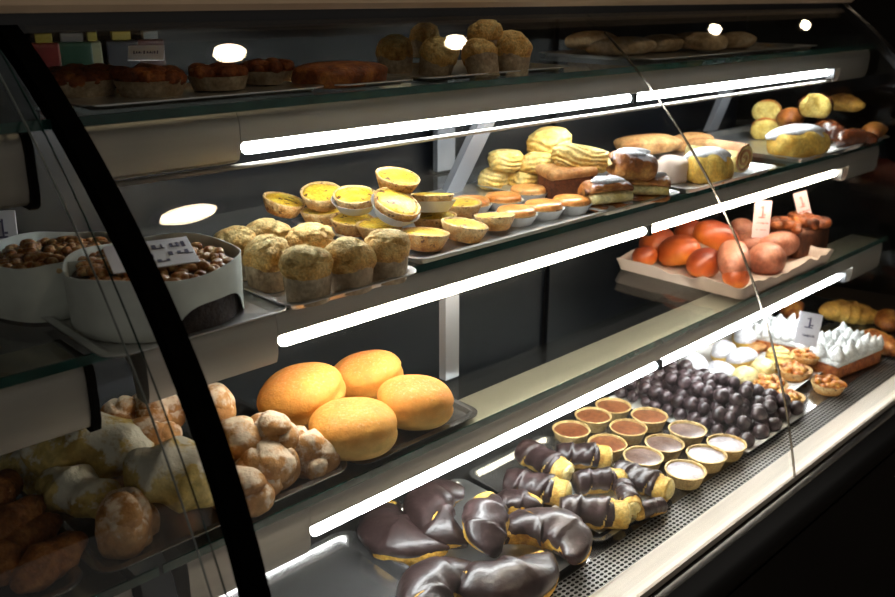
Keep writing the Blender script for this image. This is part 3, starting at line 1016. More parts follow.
def cannoli(seed, L=0.086, R=0.0210):
    rg = np.random.RandomState(seed); ph = rg.uniform(0, 6.28)

    def rf(s, th):
        k = (s * 2.3 + th / (2 * math.pi)) % 1.0
        return (0.90 + 0.13 * k) * (1 - 0.12 * abs(2 * s - 1) ** 6)
    P = tubeform(L, R, 0.0, rf, 36, 26, 0.95, zflat=0.9)
    V, F = grid(P.tolist())
    a = mesh('pastry_tube', V, F, 'caneloni')
    ns = SN(seed, 70)

    def rc(s, th):
        base = rf(0.02 + s * 0.80, th)
        edge = -0.45 + 0.25 * math.sin(7 * s + ph)
        up = np.clip((np.sin(th) - edge) / 0.3, -1, 1)
        return base * (1 + 0.10 * up) * (1 - 0.10 * (s > 0.96)) + 0.02 * np.sin(26 * s + 3 * th)
    Q = tubeform(L * 0.80, R, 0.0, rc, 44, 28, 0.95, zflat=0.9)
    Q[:, :, 0] -= L * 0.115
    q = Q.reshape(-1, 3); q[:, 2] += 0.0012 + 0.0009 * ns(q)
    V, F = grid(Q.tolist())
    b = mesh('chocolate_coating', V, F, 'chocolate')
    Pc, F = blob(0.007, R * 0.74, R * 0.70, seed, 0.08, 4, 1, 20, 14)
    Pc[:, 0] += L / 2 - 0.001; Pc[:, 2] += R * 0.9 - R * 0.70
    c = mesh('cream_filling', Pc, F, 'cream')
    return Proto('chocolate_cannoli', 'pastry', R * 0.9, [('pastry_tube', a, None), ('chocolate_coating', b, None), ('cream_filling', c, None)])


CANN = [cannoli(131), cannoli(132)]


def tartlet(fill, nm):
    r, h = 0.0300, 0.022
    V, F = lathe([(0, 0), (r * 0.70, 0), (r * 0.74, 0.001), (r * 0.97, h * 0.93), (r * 1.0, h * 0.97), (r * 0.99, h), (r * 0.915, h), (r * 0.895, h * 0.80), (0, h * 0.78)], 36,
                 lambda i, a: 1 + 0.006 * math.sin(4 * a))
    a = mesh('pastry_case', V, F, 'tartcase', True, 60)
    V, F = lathe([(r * 0.903, h * 0.79), (r * 0.903, h * 0.86), (r * 0.86, h * 0.875), (r * 0.4, h * 0.885), (0, h * 0.885)], 36)
    P = np.array(V); P[:, 2] += 0.0005 * SN(9, 130)(P)
    b = mesh(nm, P, F, fill)
    return Proto('chocolate_tartlet', 'tartlet', h / 2, [('pastry_case', a, None), (nm, b, None)])


TLET = {'m': tartlet('milkchoc', 'chocolate_filling'), 'g': tartlet('greychoc', 'greyish_filling'), 'w': tartlet('lilac', 'pale_filling')}

P, F = blob(0.0122, 0.0115, 0.0112, 141, 0.12, 2.5, 1, 16, 11)
BALL = Proto('chocolate_ball', 'chocolate', 0.0112, [('chocolate_ball', mesh('chocolate_ball', P, F, 'chocball'), None)])


def sugar_eclair(seed, rx=0.034, ry=0.022, rz=0.018):
    P, F = blob(rx, ry, rz, seed, 0.07, 2.4, 0.9, 30, 20, flat=0.75)
    a = mesh('choux_dough', P, F, 'yellowdough')
    P, F = blob(rx * 1.03, ry * 1.03, rz * 0.95, seed, 0.09, 3.0, 0.9, 30, 16, flat=0.30)
    P[:, 2] += rz * 0.70
    b = mesh('icing_sugar', P, F, 'sugar')
    return Proto('sugared_bun', 'pastry', rz * 0.9, [('choux_dough', a, None), ('icing_sugar', b, None)])


SECL = [sugar_eclair(151), sugar_eclair(152, 0.028, 0.024, 0.02)]


def nut_cluster(r, n, seed, z, mat, size=0.0055, rect=None):
    rg = random.Random(seed); out = []
    for i in range(n):
        if rect: x, y = rg.uniform(-rect[0], rect[0]), rg.uniform(-rect[1], rect[1]); rr = 0.3
        else:
            rr = math.sqrt(rg.random()); q = rg.uniform(0, 6.28); x, y = r * rr * math.cos(q), r * rr * math.sin(q)
        k = size * rg.uniform(0.7, 1.25)
        P, F = blob(k * 1.5, k, k * 0.9, rg.randrange(999), 0.12, 2.5, 0.9, 9, 6)
        a = rg.uniform(0, 3.14); c, s_ = math.cos(a), math.sin(a)
        P = np.stack([P[:, 0] * c - P[:, 1] * s_ + x, P[:, 0] * s_ + P[:, 1] * c + y, P[:, 2] + z + rg.uniform(-0.001, 0.003) + 0.004 * (1 - rr)], 1)
        out.append((P, F))
    return join(*out)


def nut_tart(seed, r=0.028, h=0.016):
    V, F = lathe([(0, 0), (r * 0.76, 0), (r, h * 0.92), (r * 0.98, h), (r * 0.9, h * 0.9), (0, h * 0.7)], 30)
    a = mesh('pastry_shell', V, F, 'shell', True, 60)
    V, F = nut_cluster(r * 0.78, 26, seed, h * 0.62, 'nuts', 0.0052)
    b = mesh('nut_topping', V, F, 'nuts')
    return Proto('nut_tart', 'tart', h * 0.7, [('pastry_shell', a, None), ('nut_topping', b, None)])


NUT = [nut_tart(161), nut_tart(162)]
PALEBUN = knot('pale_choux_bun', 0.024, 0.022, 0.020, 171, 'cream', 0.06, 2.0, 0.95, 0.05)
GOLDPUFF = knot('golden_choux_bun', 0.027, 0.024, 0.022, 173, 'puff', 0.1, 2.4, 0.95, 0.10)


# ================================================================== TRAYS AND PAPERS
def tray(name, x0, x1, y0, y1, z, label, h=0.010, mat='traysteel', rad=0.02, rim=0.006, rz=0.0):
    w, d = x1 - x0, y1 - y0
    loops = [(-2 * rim - h * 0.5, 0.0014), (-2 * rim - h * 0.2, 0.002), (-rim * 1.4, h * 0.9), (-rim, h), (0.0, h), (0.0, h - 0.0012), (-rim, h - 0.0014), (-rim * 1.5, h * 0.8), (-2 * rim - h * 0.2, 0.0)]
    P = []
    for off, zz in loops:
        L = rrect(w + 2 * off, d + 2 * off, max(rad + off, 0.003), 5)
        P.append([(a, b, zz) for a, b in L])
    n = len(P[0])
    V, F = grid(P, caps=True)
    o = ob(name, mesh(name, V, F, mat, True, 50), None, ((x0 + x1) / 2, (y0 + y1) / 2, z + 0.0004))
    o.rotation_euler = (0, 0, math.radians(rz))
    tag(o, label, 'tray', 'metal serving trays')
    return o


def paper_sheet(name, x0, x1, y0, y1, z, label, mat='paper', rise=0.006, seed=0, cat='paper'):
    """thin crinkled sheet with a slightly raised wavy border"""
    nx, ny = 22, 16
    ns = SN(seed, 60)
    V, F = [], []
    for lay in (0, 1):
        for i in range(nx + 1):
            for j in range(ny + 1):
                a, b = i / nx, j / ny
                e = max(abs(2 * a - 1), abs(2 * b - 1))
                x, y = (a - 0.5) * (x1 - x0), (b - 0.5) * (y1 - y0)
                q = float(ns([(x, y, 0)])[0])
                k = max(0, (e - 0.86) / 0.14)
                V.append((x * (1 + 0.02 * q * k), y * (1 + 0.02 * q * k), 0.0012 + k * rise * (1 + 0.5 * q) - lay * 0.0007))
    m = (nx + 1) * (ny + 1)
    for i in range(nx):
        for j in range(ny):
            q = (i * (ny + 1) + j, (i + 1) * (ny + 1) + j, (i + 1) * (ny + 1) + j + 1, i * (ny + 1) + j + 1)
            F.append(q); F.append(tuple(v + m for v in reversed(q)))
    o = ob(name, mesh(name, V, F, mat), None, ((x0 + x1) / 2, (y0 + y1) / 2, z))
    return tag(o, label, cat)


def marks(w, h, rows, seed, thick=0.0006):
    """unreadable printed strokes: rows of (centre height, stroke height, from, to) as fractions of the card"""
    rg = random.Random(seed); out = []
    for cy, sh, a, b in rows:
        x = a
        while x < b:
            k = rg.uniform(0.03, 0.09)
            if rg.random() < 0.8:
                s1 = sh * rg.uniform(0.5, 1.0)
                out.append(box((x - 0.5) * w, (x + k * 0.6 - 0.5) * w, -thick, 0.00005, (cy - s1 / 2) * h, (cy + s1 / 2) * h))
                if rg.random() < 0.6: out.append(box((x - 0.5) * w, (x + k * 1.2 - 0.5) * w, -thick, 0.00005, (cy - s1 / 2) * h, (cy - s1 / 2 + 0.018) * h))
            x += k * 1.25
    return join(*out)


def price_tag(loc, w, h, rot, label, card='card', ink='ink', emblem=True, rows=((0.30, 0.07, 0.12, 0.88),), seed=0):
    """upright card, printed side towards -y"""
    e = empty('price_tag', loc)
    e.rotation_euler = [math.radians(a) for a in rot]
    V, F = bbox(w, 0.0012, h, 0.0004, 1)
    V = [(x, y + 0.0006, z) for x, y, z in V]
    ob('card', mesh('card', V, F, card, False), e)
    V, F = marks(w, h, rows, seed)
    ob('printed_text', mesh('printed_text', V, F, ink, False), e)
    if emblem:
        A = []
        A.append(box(-0.03 * w, 0.04 * w, -0.0006, 0.00005, 0.56 * h, 0.86 * h))
        A.append(box(-0.20 * w, 0.16 * w, -0.0006, 0.00005, 0.53 * h, 0.565 * h))
        A.append(box(0.05 * w, 0.17 * w, -0.0006, 0.00005, 0.60 * h, 0.64 * h))
        A.append(box(-0.14 * w, -0.03 * w, -0.0006, 0.00005, 0.80 * h, 0.83 * h))
        V, F = join(*A)
        ob('printed_emblem', mesh('printed_emblem', V, F, ink, False), e)
    return tag(e, label, 'price tag')


def bounds(pts, m):
    return (min(p.x for p in pts) - m, max(p.x for p in pts) + m, min(p.y for p in pts) - m, max(p.y for p in pts) + m)


# ================================================================== MIDDLE SHELF
Z2 = SHZ[2]; ZT2 = Z2 + 0.0022

# muffins
mu = [(237, 252, 0, 'left rear muffin of the muffin tray, beside the paper-wrapped cake'), (271, 245, 1, 'muffin at the very back of the muffin tray'),
      (268, 262, 2, 'left front muffin in the muffin tray, second from the paper-wrapped cake'), (312, 248, 0, 'muffin in the rear row beside the custard tarts, pale split top'),
      (307, 274, 1, 'frontmost muffin with a broad cracked top, at the tray corner'), (350, 264, 2, 'muffin in the middle of the front row of three'),
      (386, 255, 0, 'rightmost muffin of the front row, at the tray edge')]
pts = []
for u, v, k, lab in mu:
    c = at(u, v, ZT2 + 0.026); pts.append(c)
    put(MUFFIN[k], c, lab, 'muffins in brown paper cups', (0, 0, 53 * k + u))
b = bounds(pts, 0.031)
tray('serving_tray', b[0], b[1], max(b[2], 0.6885 - 0.045), b[3], Z2, 'silver metal tray under the muffins, its rim glinting orange')

# custard tarts
na = [(322, 217, 0, 0, (0, 0, 0), 0.012, 'custard tart flat in the back row of the pile, behind the big papered one'),
      (352, 225, 0, 1, (5, -4, 40), 0.012, 'custard tart flat behind the muffins, under the pile'),
      (380, 231, 0, 2, (0, 0, 10), 0.012, 'custard tart half hidden behind the front muffins'),
      (425, 240, 0, 0, (6, 0, 90), 0.012, 'custard tart at the front edge of its tray, beside the rightmost muffin'),
      (464, 231, 0, 1, (8, 6, 20), 0.012, 'custard tart second from the muffins along the front edge'),
      (434, 222, 0, 2, (0, 0, 0), 0.012, 'custard tart under the upper papered one, second row'),
      (495, 222, 0, 0, (4, -5, 200), 0.012, 'custard tart with dark spots, right end of the front row next to the apricot tarts'),
      (461, 209, 0, 1, (0, 0, 120), 0.012, 'dark speckled custard tart behind the front row, near the apricot tarts'),
      (283, 206, 0, 2, (12, 10, 0), 0.026, 'leftmost custard tart, leaning at the far back of the pile'),
      (322, 198, 0, 0, (14, -8, 0), 0.038, 'custard tart leaning at the back of the pile, left of the big papered one'),
      (355, 201, 1, 0, (10, -6, 0), 0.042, 'custard tart in white paper cup with dark burnt spot, upper left of pile'),
      (395, 208, 1, 1, (27, 5, 0), 0.045, 'custard tart tipped forward showing its whole yellow face'),
      (397, 183, 0, 1, (16, 2, 0), 0.066, 'topmost custard tart of the pile, freckled brown'),
      (431, 202, 1, 0, (4, -8, 200), 0.038, 'custard tart lying level in a white paper cup, upper right of the pile')]
pts = []
for u, v, pa, k, rot, dz, lab in na:
    c = at(u, v, ZT2 + dz); pts.append(c)
    put((NATAP[k] if pa else NATA[k]), c, lab, 'custard tarts on the middle shelf', rot, 1.0 + 0.05 * ((u % 3) - 1))
for u, v, lab in ((471, 205, 'left rear apricot tart, next to the speckled custard tart'), (503, 201, 'middle apricot tart of the rear three'), (528, 193, 'rear right apricot tart, below the puff pastries'),
                  (516, 215, 'left front apricot tart, beside the spotted custard tart'), (543, 209, 'middle apricot tart of the front three'), (571, 204, 'front right apricot tart, beside the cream rolls')):
    c = at(u, v, ZT2 + 0.0105); pts.append(c)
    put(ORANGE, c, lab, 'apricot tarts in white paper cups', (0, 0, u))
b = bounds(pts, 0.036)
tray('serving_tray', max(b[0], 0.604), b[1] - 0.006, 0.672, 0.925, Z2, 'long metal tray under the custard and apricot tarts')

# puff pastries
pu = [(495, 178, 0, (0, 0, 20), 0.016, 1.0, 'lower left puff pastry of the pile, beside the slanted bracket'), (524, 179, 1, (0, 0, 80), 0.016, 0.95, 'lower puff pastry in the gap left of the dark sponge slice'),
      (505, 161, 2, (0, 12, 40), 0.042, 1.12, 'left upper puff pastry, above the slanted bracket foot'), (539, 163, 0, (8, 0, 100), 0.042, 1.0, 'middle puff pastry of the pile, below the topmost'),
      (549, 141, 1, (0, -8, 10), 0.070, 1.25, 'topmost puff pastry of the pile')]
pts = []
for u, v, k, rot, dz, s_, lab in pu:
    c = at(u, v, ZT2 + dz); pts.append(c)
    put(PUFF[k], c, lab, 'golden puff pastries piled on the middle shelf', rot, s_)
c = at(582, 157, ZT2 + 0.055); pts.append(c)
put(LONGPUFF, c, 'long golden puff pastry slice lying on the dark sponge slice', None, (0, 10, -28))
c = at(566, 181, ZT2 + 0.0235); pts.append(c)
put(SPONGE, c, 'dark brown sponge slice with tan crust below the puff pastries', None, (0, 0, -25), 1.0)
# cream rolls
ro = [(606, 194, 0, (0, 0, -22), 0.0205, 1.12, 'cream roll with wide open cream filling, nearest the apricot tarts'), (649, 187, 1, (0, 0, -52), 0.019, 0.98, 'right lower cream roll with sugar patch, at the tray end'),
      (632, 165, 0, (0, -8, 150), 0.052, 1.05, 'upper cream roll with a thick sugar cap, lying on two others'), (626, 182, 1, (0, 0, -20), 0.02, 0.9, 'cream roll in the second row, mostly hidden behind the open one')]
for u, v, k, rot, dz, s_, lab in ro:
    c = at(u, v, ZT2 + dz); pts.append(c)
    put(ROLL[k], c, lab, 'sugar dusted cream rolls', rot, s_)
tray('serving_tray', 0.934, 1.118, 0.668, 0.93, Z2, 'metal tray under the puff pastries and cream rolls')
# further right
c = at(648, 143, ZT2 + 0.030)
put(FLATLOAF[0], c, 'long tan flat pastry at the back, left of the glass joint', 'flat tan pastries', (0, 0, -20), 1.05)
c = at(692, 141, ZT2 + 0.022)
put(FLATLOAF[1], c, 'tan flat pastry at the back, right of the glass joint', 'flat tan pastries', (0, 0, 10), 0.95)
c = at(708, 167, ZT2 + 0.0225)
put(Proto('filled_brioche', 'brioche', 0.0245, SBREAD.parts), c, 'golden filled brioche with a small sugar patch beside the glass joint', None, (0, 0, -38), (0.62, 0.75, 0.95))
c = at(737, 158, ZT2 + 0.021)
put(CAKEROLL, at(746, 159, ZT2 + 0.0255) + Vector((0, 0.05, 0)), 'pale rolled cake showing its cream spiral end', None, (0, 0, 90), (1.15, 1.5, 1.25))
# crumpled white wrapper
P, F = blob(0.034, 0.022, 0.022, 201, 0.10, 4.0, 0.7, 30, 20, flat=0.8)
o = ob('paper_wrapper', mesh('paper_wrapper', P, F, 'pinkpaper'), None, at(670, 171, ZT2 + 0.017) - Vector((0, 0, 0.017)))
tag(o, 'crumpled pale paper wrapper left of the filled brioche', 'paper')
tray('serving_tray', 1.135, 1.41, 0.668, 0.90, Z2, 'metal tray under the brioche and rolled cake')
# croissants at the right end
cr = [(798, 143, SBREAD, (0, 0, -20), 0.0255, 1.0, 'sugared_brioche', 'golden brioche heaped with white icing sugar, before the croissants'),
      (834, 129, CROI[2], (0, 0, 40), 0.028, 1.0, None, 'glossy dark glazed croissant right of the sugared brioche'),
      (856, 138, CROI[2], (0, 0, -25), 0.019, 0.9, None, 'dark glazed croissant at the front right corner of the middle shelf'),
      (878, 130, CROI[0], (0, 0, 10), 0.019, 0.8, None, 'dim brown croissant tip at the far right end of the middle shelf'),
      (793, 117, CROI[1], (0, 0, 10), 0.045, 0.9, None, 'brown croissant just behind the sugared brioche'),
      (766, 108, HALF[0], (0, 0, 215), 0.050, 1.1, None, 'cut croissant with yellow crumb, upper of the two on the left'),
      (762, 126, HALF[0], (0, 0, 225), 0.022, 1.1, None, 'cut croissant with yellow crumb, lower of the two on the left'),
      (816, 103, HALF[1], (0, 0, 205), 0.072, 1.2, None, 'dark cut croissant with pale round crumb, on top of the pile'),
      (846, 102, CROI[3], (0, 0, 60), 0.066, 0.85, None, 'brown croissant on top of the pile, near the end glass')]
for u, v, p, rot, dz, s_, nm, lab in cr:
    put(p, at(u, v, ZT2 + dz), lab, 'croissants at the right end of the middle shelf' if nm is None else None, rot, s_)
tray('serving_tray', 1.50, 1.89, 0.668, 0.95, Z2, 'metal tray under the croissants at the right end')
paper_sheet('paper_liner', 1.62, 1.74, 0.668, 0.72, ZT2, 'scrap of white paper under the dark glazed croissant', seed=3)

# paper-wrapped cakes


def wrapped_cake(centre_top, r, h, label, seed, opening, crumple, nm='wrapped_cake'):
    c = Vector((centre_top.x, centre_top.y, ZT2))
    e = empty(nm, c)
    V, F = lathe([(0, 0), (r * 0.94, 0), (r * 0.95, h * 0.8), (r * 0.9, h * 0.86), (0, h * 0.86)], 36)
    ob('cake_body', mesh('cake_body', V, F, 'darkcake', True, 50), e)
    V, F = nut_cluster(r * 0.88, 230, seed, h * 0.78, 'darknuts', 0.0044)
    ob('nut_topping', mesh('nut_topping', V, F, 'darknuts'), e)
    # collar: a band of paper with soft facets, cut away low on one side
    n, m = 72, 10
    ns = SN(seed, 45 if crumple < 0.002 else 95)
    P = [[], []]
    for lay in (0, 1):
        for i in range(m + 1):
            row = []
            for j in range(n):
                a = 2 * math.pi * j / n
                fac = 1.0 / math.cos(((a + 0.2) % (math.pi / 4)) - math.pi / 8)
                rr = r * (0.94 + 0.06 * fac) * (1 + 0.02 * i / m)
                d = (a - opening + math.pi) % (2 * math.pi) - math.pi
                zlo = h * 0.52 * max(0.0, 1 - (d / 0.62) ** 4) if abs(d) < 0.62 else 0.0
                z = zlo + (h * (1.04 + 0.04 * math.sin(4 * a + seed)) - zlo) * i / m
                q = float(ns([(rr * math.cos(a), rr * math.sin(a), z)])[0])
                rr += q * crumple
                rr -= 0.0008 * lay
                row.append((rr * math.cos(a), rr * math.sin(a), z))
            P[lay].append(row)
    V, F = grid(P[0] + P[1][::-1], caps=False)
    k = len(P[0] + P[1]); F += [((k - 1) * n + j, (k - 1) * n + (j + 1) % n, (j + 1) % n, j) for j in range(n)]
    ob('paper_collar', mesh('paper_collar', V, F, 'greypaper', True, 60), e)
    return tag(e, label, 'cake')


CK = at(154, 259, ZT2 + 0.052)
wrapped_cake(CK, 0.0755, 0.052, 'round nut-topped cake in a white paper collar behind the black seal', 5, math.radians(-74), 0.0010)
CK2 = at(52, 250, ZT2 + 0.048)
wrapped_cake(CK2, 0.064, 0.048, 'nut-topped cake in crumpled paper left of the black seal', 8, math.radians(70), 0.0042)
tray('serving_tray', CK.x - 0.088, CK.x + 0.090, CK.y - 0.086, CK.y + 0.084, Z2, 'silver tray under the paper-collared cake', 0.007)
# tag lying on the cake
tg = price_tag((CK.x - 0.012, CK.y - 0.032, ZT2 + 0.054), 0.074, 0.046, (-74, 0, -14), 'white printed price card lying on the nut-topped cake', rows=((0.72, 0.2, 0.12, 0.9), (0.42, 0.16, 0.18, 0.9), (0.2, 0.1, 0.2, 0.7)), emblem=False, seed=2)
price_tag(at(7, 265, ZT2 + 0.004) - Vector((0, 0, 0.004)), 0.028, 0.062, (-8, 0, -35), 'grey price card standing at the left edge beside the crumpled paper', emblem=True, rows=((0.3, 0.06, 0.2, 0.8),), seed=4)

# ================================================================== LOWEST SHELF
Z3 = SHZ[3]; ZT3 = Z3 + 0.0022
be = [(353, 428, 0, 0.030, (0, 0, -38), 1.0, 'front berliner doughnut, resting at the shelf edge with a deep crease'), (415, 401, 1, 0.030, (0, 6, -30), 0.94, 'right berliner doughnut, nearest the empty glass'),
      (301, 395, 1, 0.044, (12, -12, -60), 1.04, 'left berliner doughnut propped up against the sugared pastries'), (366, 376, 0, 0.036, (0, -12, -45), 0.94, 'rear berliner doughnut, highest in the picture')]
for u, v, k, dz, rot, s_, lab in be:
    put(BERL[k], at(u, v, ZT3 + dz), lab, 'golden berliner doughnuts', rot, s_)

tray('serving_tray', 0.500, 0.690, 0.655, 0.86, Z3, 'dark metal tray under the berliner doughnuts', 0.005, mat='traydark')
pw = [(266, 466, KNOT[0], 0.026, (0, 0, 20), 1.08, 'round sugared knot at the front edge right of the black seal'), (308, 450, KNOT[1], 0.026, (0, 0, 80), 0.9, 'sugared knot at the right end of its tray, touching the berliners'),
      (271, 431, KNOT[2], 0.052, (0, 0, 10), 0.85, 'small golden knot on top, right of the black seal'), (236, 440, KNOT[0], 0.045, (0, 20, 140), 0.95, 'sugared knot just right of the black seal, second layer'),
      (214, 405, KNOT[1], 0.048, (0, 0, 200), 0.95, 'sugared knot at the back right beside the dark shelf, behind the seal'), (156, 409, KNOT[0], 0.048, (0, 0, 90), 1.0, 'orange-brown knot at the back under the middle shelf lip'),
      (147, 439, KNOT[2], 0.050, (0, 0, 250), 0.95, 'pale knot wedged between the long sugared rolls'), (117, 421, KNOT[1], 0.040, (0, 0, 300), 0.9, 'shadowed brown knot at the back left, below the shelf end cap'),
      (240, 490, KNOT[2], 0.02, (0, 0, 30), 0.95, 'low sugared knot at the front, partly behind the black seal'),
      (90, 445, PROLL[0], 0.054, (0, 4, -38), 1.25, 'longest sugared roll, lying across the top left of the heap'), (176, 472, PROLL[1], 0.048, (0, 0, -40), 1.15, 'fat sugared roll just left of the black seal'),
      (82, 487, PROLL[2], 0.036, (0, 0, -75), 1.15, 'sugared roll pointing forward in the middle of the heap, left of the seal'), (126, 516, KNOT[1], 0.026, (0, 0, 190), 1.05, 'sugared knot at the front edge of the left glass corner'),
      (26, 470, PROLL[0], 0.028, (0, 0, -50), 0.85, 'long sugared roll at the left end of the heap, in shade')]
for u, v, p, dz, rot, s_, lab in pw:
    put(p, at(u, v, ZT3 + dz), lab, 'sugar dusted pastries heaped on the lowest shelf', rot, s_)
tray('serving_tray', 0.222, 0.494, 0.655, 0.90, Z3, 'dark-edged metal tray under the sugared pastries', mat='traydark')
lr = [(50, 558, LROLL[0], 0.016, (0, 0, 30), 1.0, 'front rustic roll in the bottom left corner'), (22, 540, LROLL[1], 0.018, (0, 0, 20), 1.0, 'second rustic roll from the front, bottom left'),
      (16, 517, LROLL[0], 0.032, (0, 0, 35), 0.9, 'upper rustic roll leaning on the others, bottom left'), (3, 556, LROLL[1], 0.018, (0, 0, 70), 0.9, 'rustic roll cut off by the left picture edge, lower'),
      (2, 487, LROLL[0], 0.035, (0, 0, 60), 0.8, 'rustic roll cut off by the left picture edge, upper')]
for u, v, p, dz, rot, s_, lab in lr:
    put(p, at(u, v, ZT3 + dz), lab, 'rustic rolls at the bottom left', rot, s_)
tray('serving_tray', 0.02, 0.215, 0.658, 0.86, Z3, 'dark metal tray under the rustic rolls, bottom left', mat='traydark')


def paper_tray(x0, x1, y0, y1, z, h, label):
    """shallow box of crinkled paper: base and four walls"""
    w, d = x1 - x0, y1 - y0
    e = empty('paper_tray', ((x0 + x1) / 2, (y0 + y1) / 2, z))
    V, F = bbox(w - 0.004, d - 0.004, 0.0012, 0.0004, 1)
    ob('tray_floor', mesh('tray_floor', V, F, 'pinkpaper', False), e)
    L = rrect(w, d, 0.010, 4)
    # resample the outline finely
    Q = []
    for i in range(len(L)):
        a, b = np.array(L[i]), np.array(L[(i + 1) % len(L)]); n = max(1, int(np.linalg.norm(b - a) / 0.006))
        Q += [a + (b - a) * k / n for k in range(n)]
    ns = SN(17, 140)
    P = []
    for off, f in ((0, 0.001), (0, 0.5), (0, 1.0), (-0.0012, 1.0), (-0.0012, 0.5), (-0.0012, 0.002)):
        row = []
        for q in Q:
            t = float(ns([(q[0], q[1], 0)])[0])
            k = 1 + 0.05 * f + off * 8
            row.append((q[0] * k + 0.0018 * t * f, q[1] * k + 0.0018 * t * f, f * h * (1 + 0.13 * t * (f == 1.0))))
        P.append(row)
    V, F = grid(P, caps=False)
    ob('crinkled_rim', mesh('crinkled_rim', V, F, 'pinkpaper', True, 70), e)
    return tag(e, label, 'tray')


paper_tray(1.300, 1.630, 0.654, 0.900, Z3 + 0.0006, 0.022, 'crinkled pale paper tray holding the orange buns')
bu = [(657, 241, BUN[0], 0.028, (0, 0, 20), 1.15, 'glazed bun at the back left of the paper tray, under the tube'), (679, 250, BUN[1], 0.030, (0, 20, 60), 1.2, 'orange-sided glazed bun, second from the left in the paper tray'),
      (704, 261, BUN[0], 0.026, (0, 0, 10), 1.0, 'dark red-brown bun in the middle front of the paper tray'), (717, 235, BUN[0], 0.052, (0, 24, -30), 1.12, 'highest glazed bun with a yellow edge, left of the glass joint'),
      (645, 255, BUN[1], 0.022, (0, 0, 0), 0.7, 'small orange bun in the left corner of the paper tray'), (689, 230, BUN[1], 0.034, (0, 0, 40), 0.95, 'dim glazed bun at the back, between two brighter ones'),
      (736, 275, BUN[1], 0.020, (0, 0, 30), 0.75, 'orange bun peeping out at the front corner of the paper tray'),
      (734, 258, PBUN[0], 0.042, (0, -12, 35), 1.1, 'long dusky roll lying across the glass joint'), (767, 257, PBUN[1], 0.026, (0, 0, 20), 1.2, 'round dusky bun at the front right of the paper tray'),
      (777, 244, PBUN[0], 0.030, (0, 0, -10), 1.1, 'dusky roll behind the round one, below the price card'), (750, 243, PBUN[1], 0.030, (0, 0, 60), 0.95, 'dusky bun half hidden behind the glass joint'),
      (741, 228, PBUN[1], 0.036, (0, 0, 10), 0.9, 'dark dusky bun at the back, left of the pink price card')]
for u, v, p, dz, rot, s_, lab in bu:
    put(p, at(u, v, ZT3 + dz), lab, 'buns in the paper tray', rot, s_)
NB = Proto('nut_pastry', 'pastry', 0.02, [('pastry_base', SPONGE.parts[0][1], None), ('nut_topping', mesh('nut_topping', *nut_cluster(0, 60, 77, 0.030, 'nuts', 0.006, rect=(0.034, 0.022)), 'browncrust'), None)])
put(NB, at(797, 237, ZT3 + 0.026), 'dark brown pastry with nutty top at the right end of the paper tray', None, (0, 0, -8), 1.5)
price_tag(at(760, 238, ZT3 + 0.045), 0.034, 0.070, (-10, 4, -38), 'pale pink price card standing among the dusky rolls', 'pinkcard', 'rednk', True, ((0.40, 0.05, 0.12, 0.88), (0.22, 0.03, 0.2, 0.8)), 6)
price_tag(at(807, 224, ZT3 + 0.045), 0.027, 0.066, (-10, -16, -40), 'dim narrow price card leaning above the brown nut pastry', 'pinkcard', 'rednk', True, ((0.40, 0.05, 0.12, 0.88),), 7)

# ================================================================== BASE DECK
ZB = 0.6814; ZTB = ZB + 0.0022
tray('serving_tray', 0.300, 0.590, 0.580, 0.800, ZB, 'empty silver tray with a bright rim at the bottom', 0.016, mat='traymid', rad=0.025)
tray('serving_tray', 0.600, 0.790, 0.556, 0.800, ZB, 'metal tray with a shiny corner under the chocolate crescents', 0.009)
ce = [(405, 528, CRES[0], 0.020, (0, 0, 82), 0.95, 'chocolate crescent at the left end, curled open to the right'), (447, 512, CRES[1], 0.032, (8, -6, 48), 0.92, 'hook-shaped chocolate crescent, second from the left'),
      (489, 520, CRES[2], 0.052, (0, -10, 46), 0.88, 'chocolate crescent pointing at the viewer with a bare yellow end'), (517, 503, CRES[2], 0.024, (0, 0, -40), 0.62, 'small chocolate crescent at the back, behind the pointing one'),
      (545, 537, CRES[1], 0.028, (0, 0, -72), 0.90, 'arched chocolate crescent at the right front with a grey sheen'), (502, 572, CRES[0], 0.022, (0, 0, 150), 0.98, 'broad chocolate crescent at the front centre'),
      (447, 596, CRES[1], 0.024, (0, 0, 20), 0.95, 'chocolate crescent cut off by the lower picture edge')]
for u, v, p, dz, rot, s_, lab in ce:
    put(p, at(u, v, ZTB + dz), lab, 'chocolate coated crescents', rot, s_)
tray('serving_tray', 0.800, 0.985, 0.556, 0.800, ZB, 'metal tray under the chocolate cannoli', 0.009, mat='traymid')
paper_sheet('paper_liner', 0.82, 0.95, 0.570, 0.65, ZTB + 0.0015, 'pale paper showing at the front of the cannoli tray', seed=5)
ca = [(545, 462, CANN[0], 0.028, (0, 4, -88), 0.95, 'left rear chocolate cannoli, sloping down to the right'), (537, 488, CANN[1], 0.021, (0, 0, -62), 1.0, 'left front chocolate cannoli with a bare cream end'),
      (583, 456, CANN[0], 0.019, (0, 0, -42), 0.9, 'rear chocolate cannoli with bare yellow side next to the tartlets'), (600, 481, CANN[1], 0.024, (0, 0, -30), 0.82, 'middle chocolate cannoli, fully coated'),
      (643, 481, CANN[0], 0.021, (0, 0, -80), 0.92, 'right chocolate cannoli with a round cream end beside the tartlets'), (594, 513, CANN[1], 0.021, (0, 0, -46), 1.0, 'front chocolate cannoli with cream end facing the grille'),
      (628, 497, CANN[0], 0.024, (0, 0, -130), 0.66, 'short chocolate cannoli between the front and right ones'), (648, 509, CANN[1], 0.014, (0, 0, 160), 0.55, 'small dark cannoli at the front right corner of its tray')]
for u, v, p, dz, rot, s_, lab in ca:
    put(p, at(u, v, ZTB + dz), lab, 'chocolate coated cannoli', rot, s_)

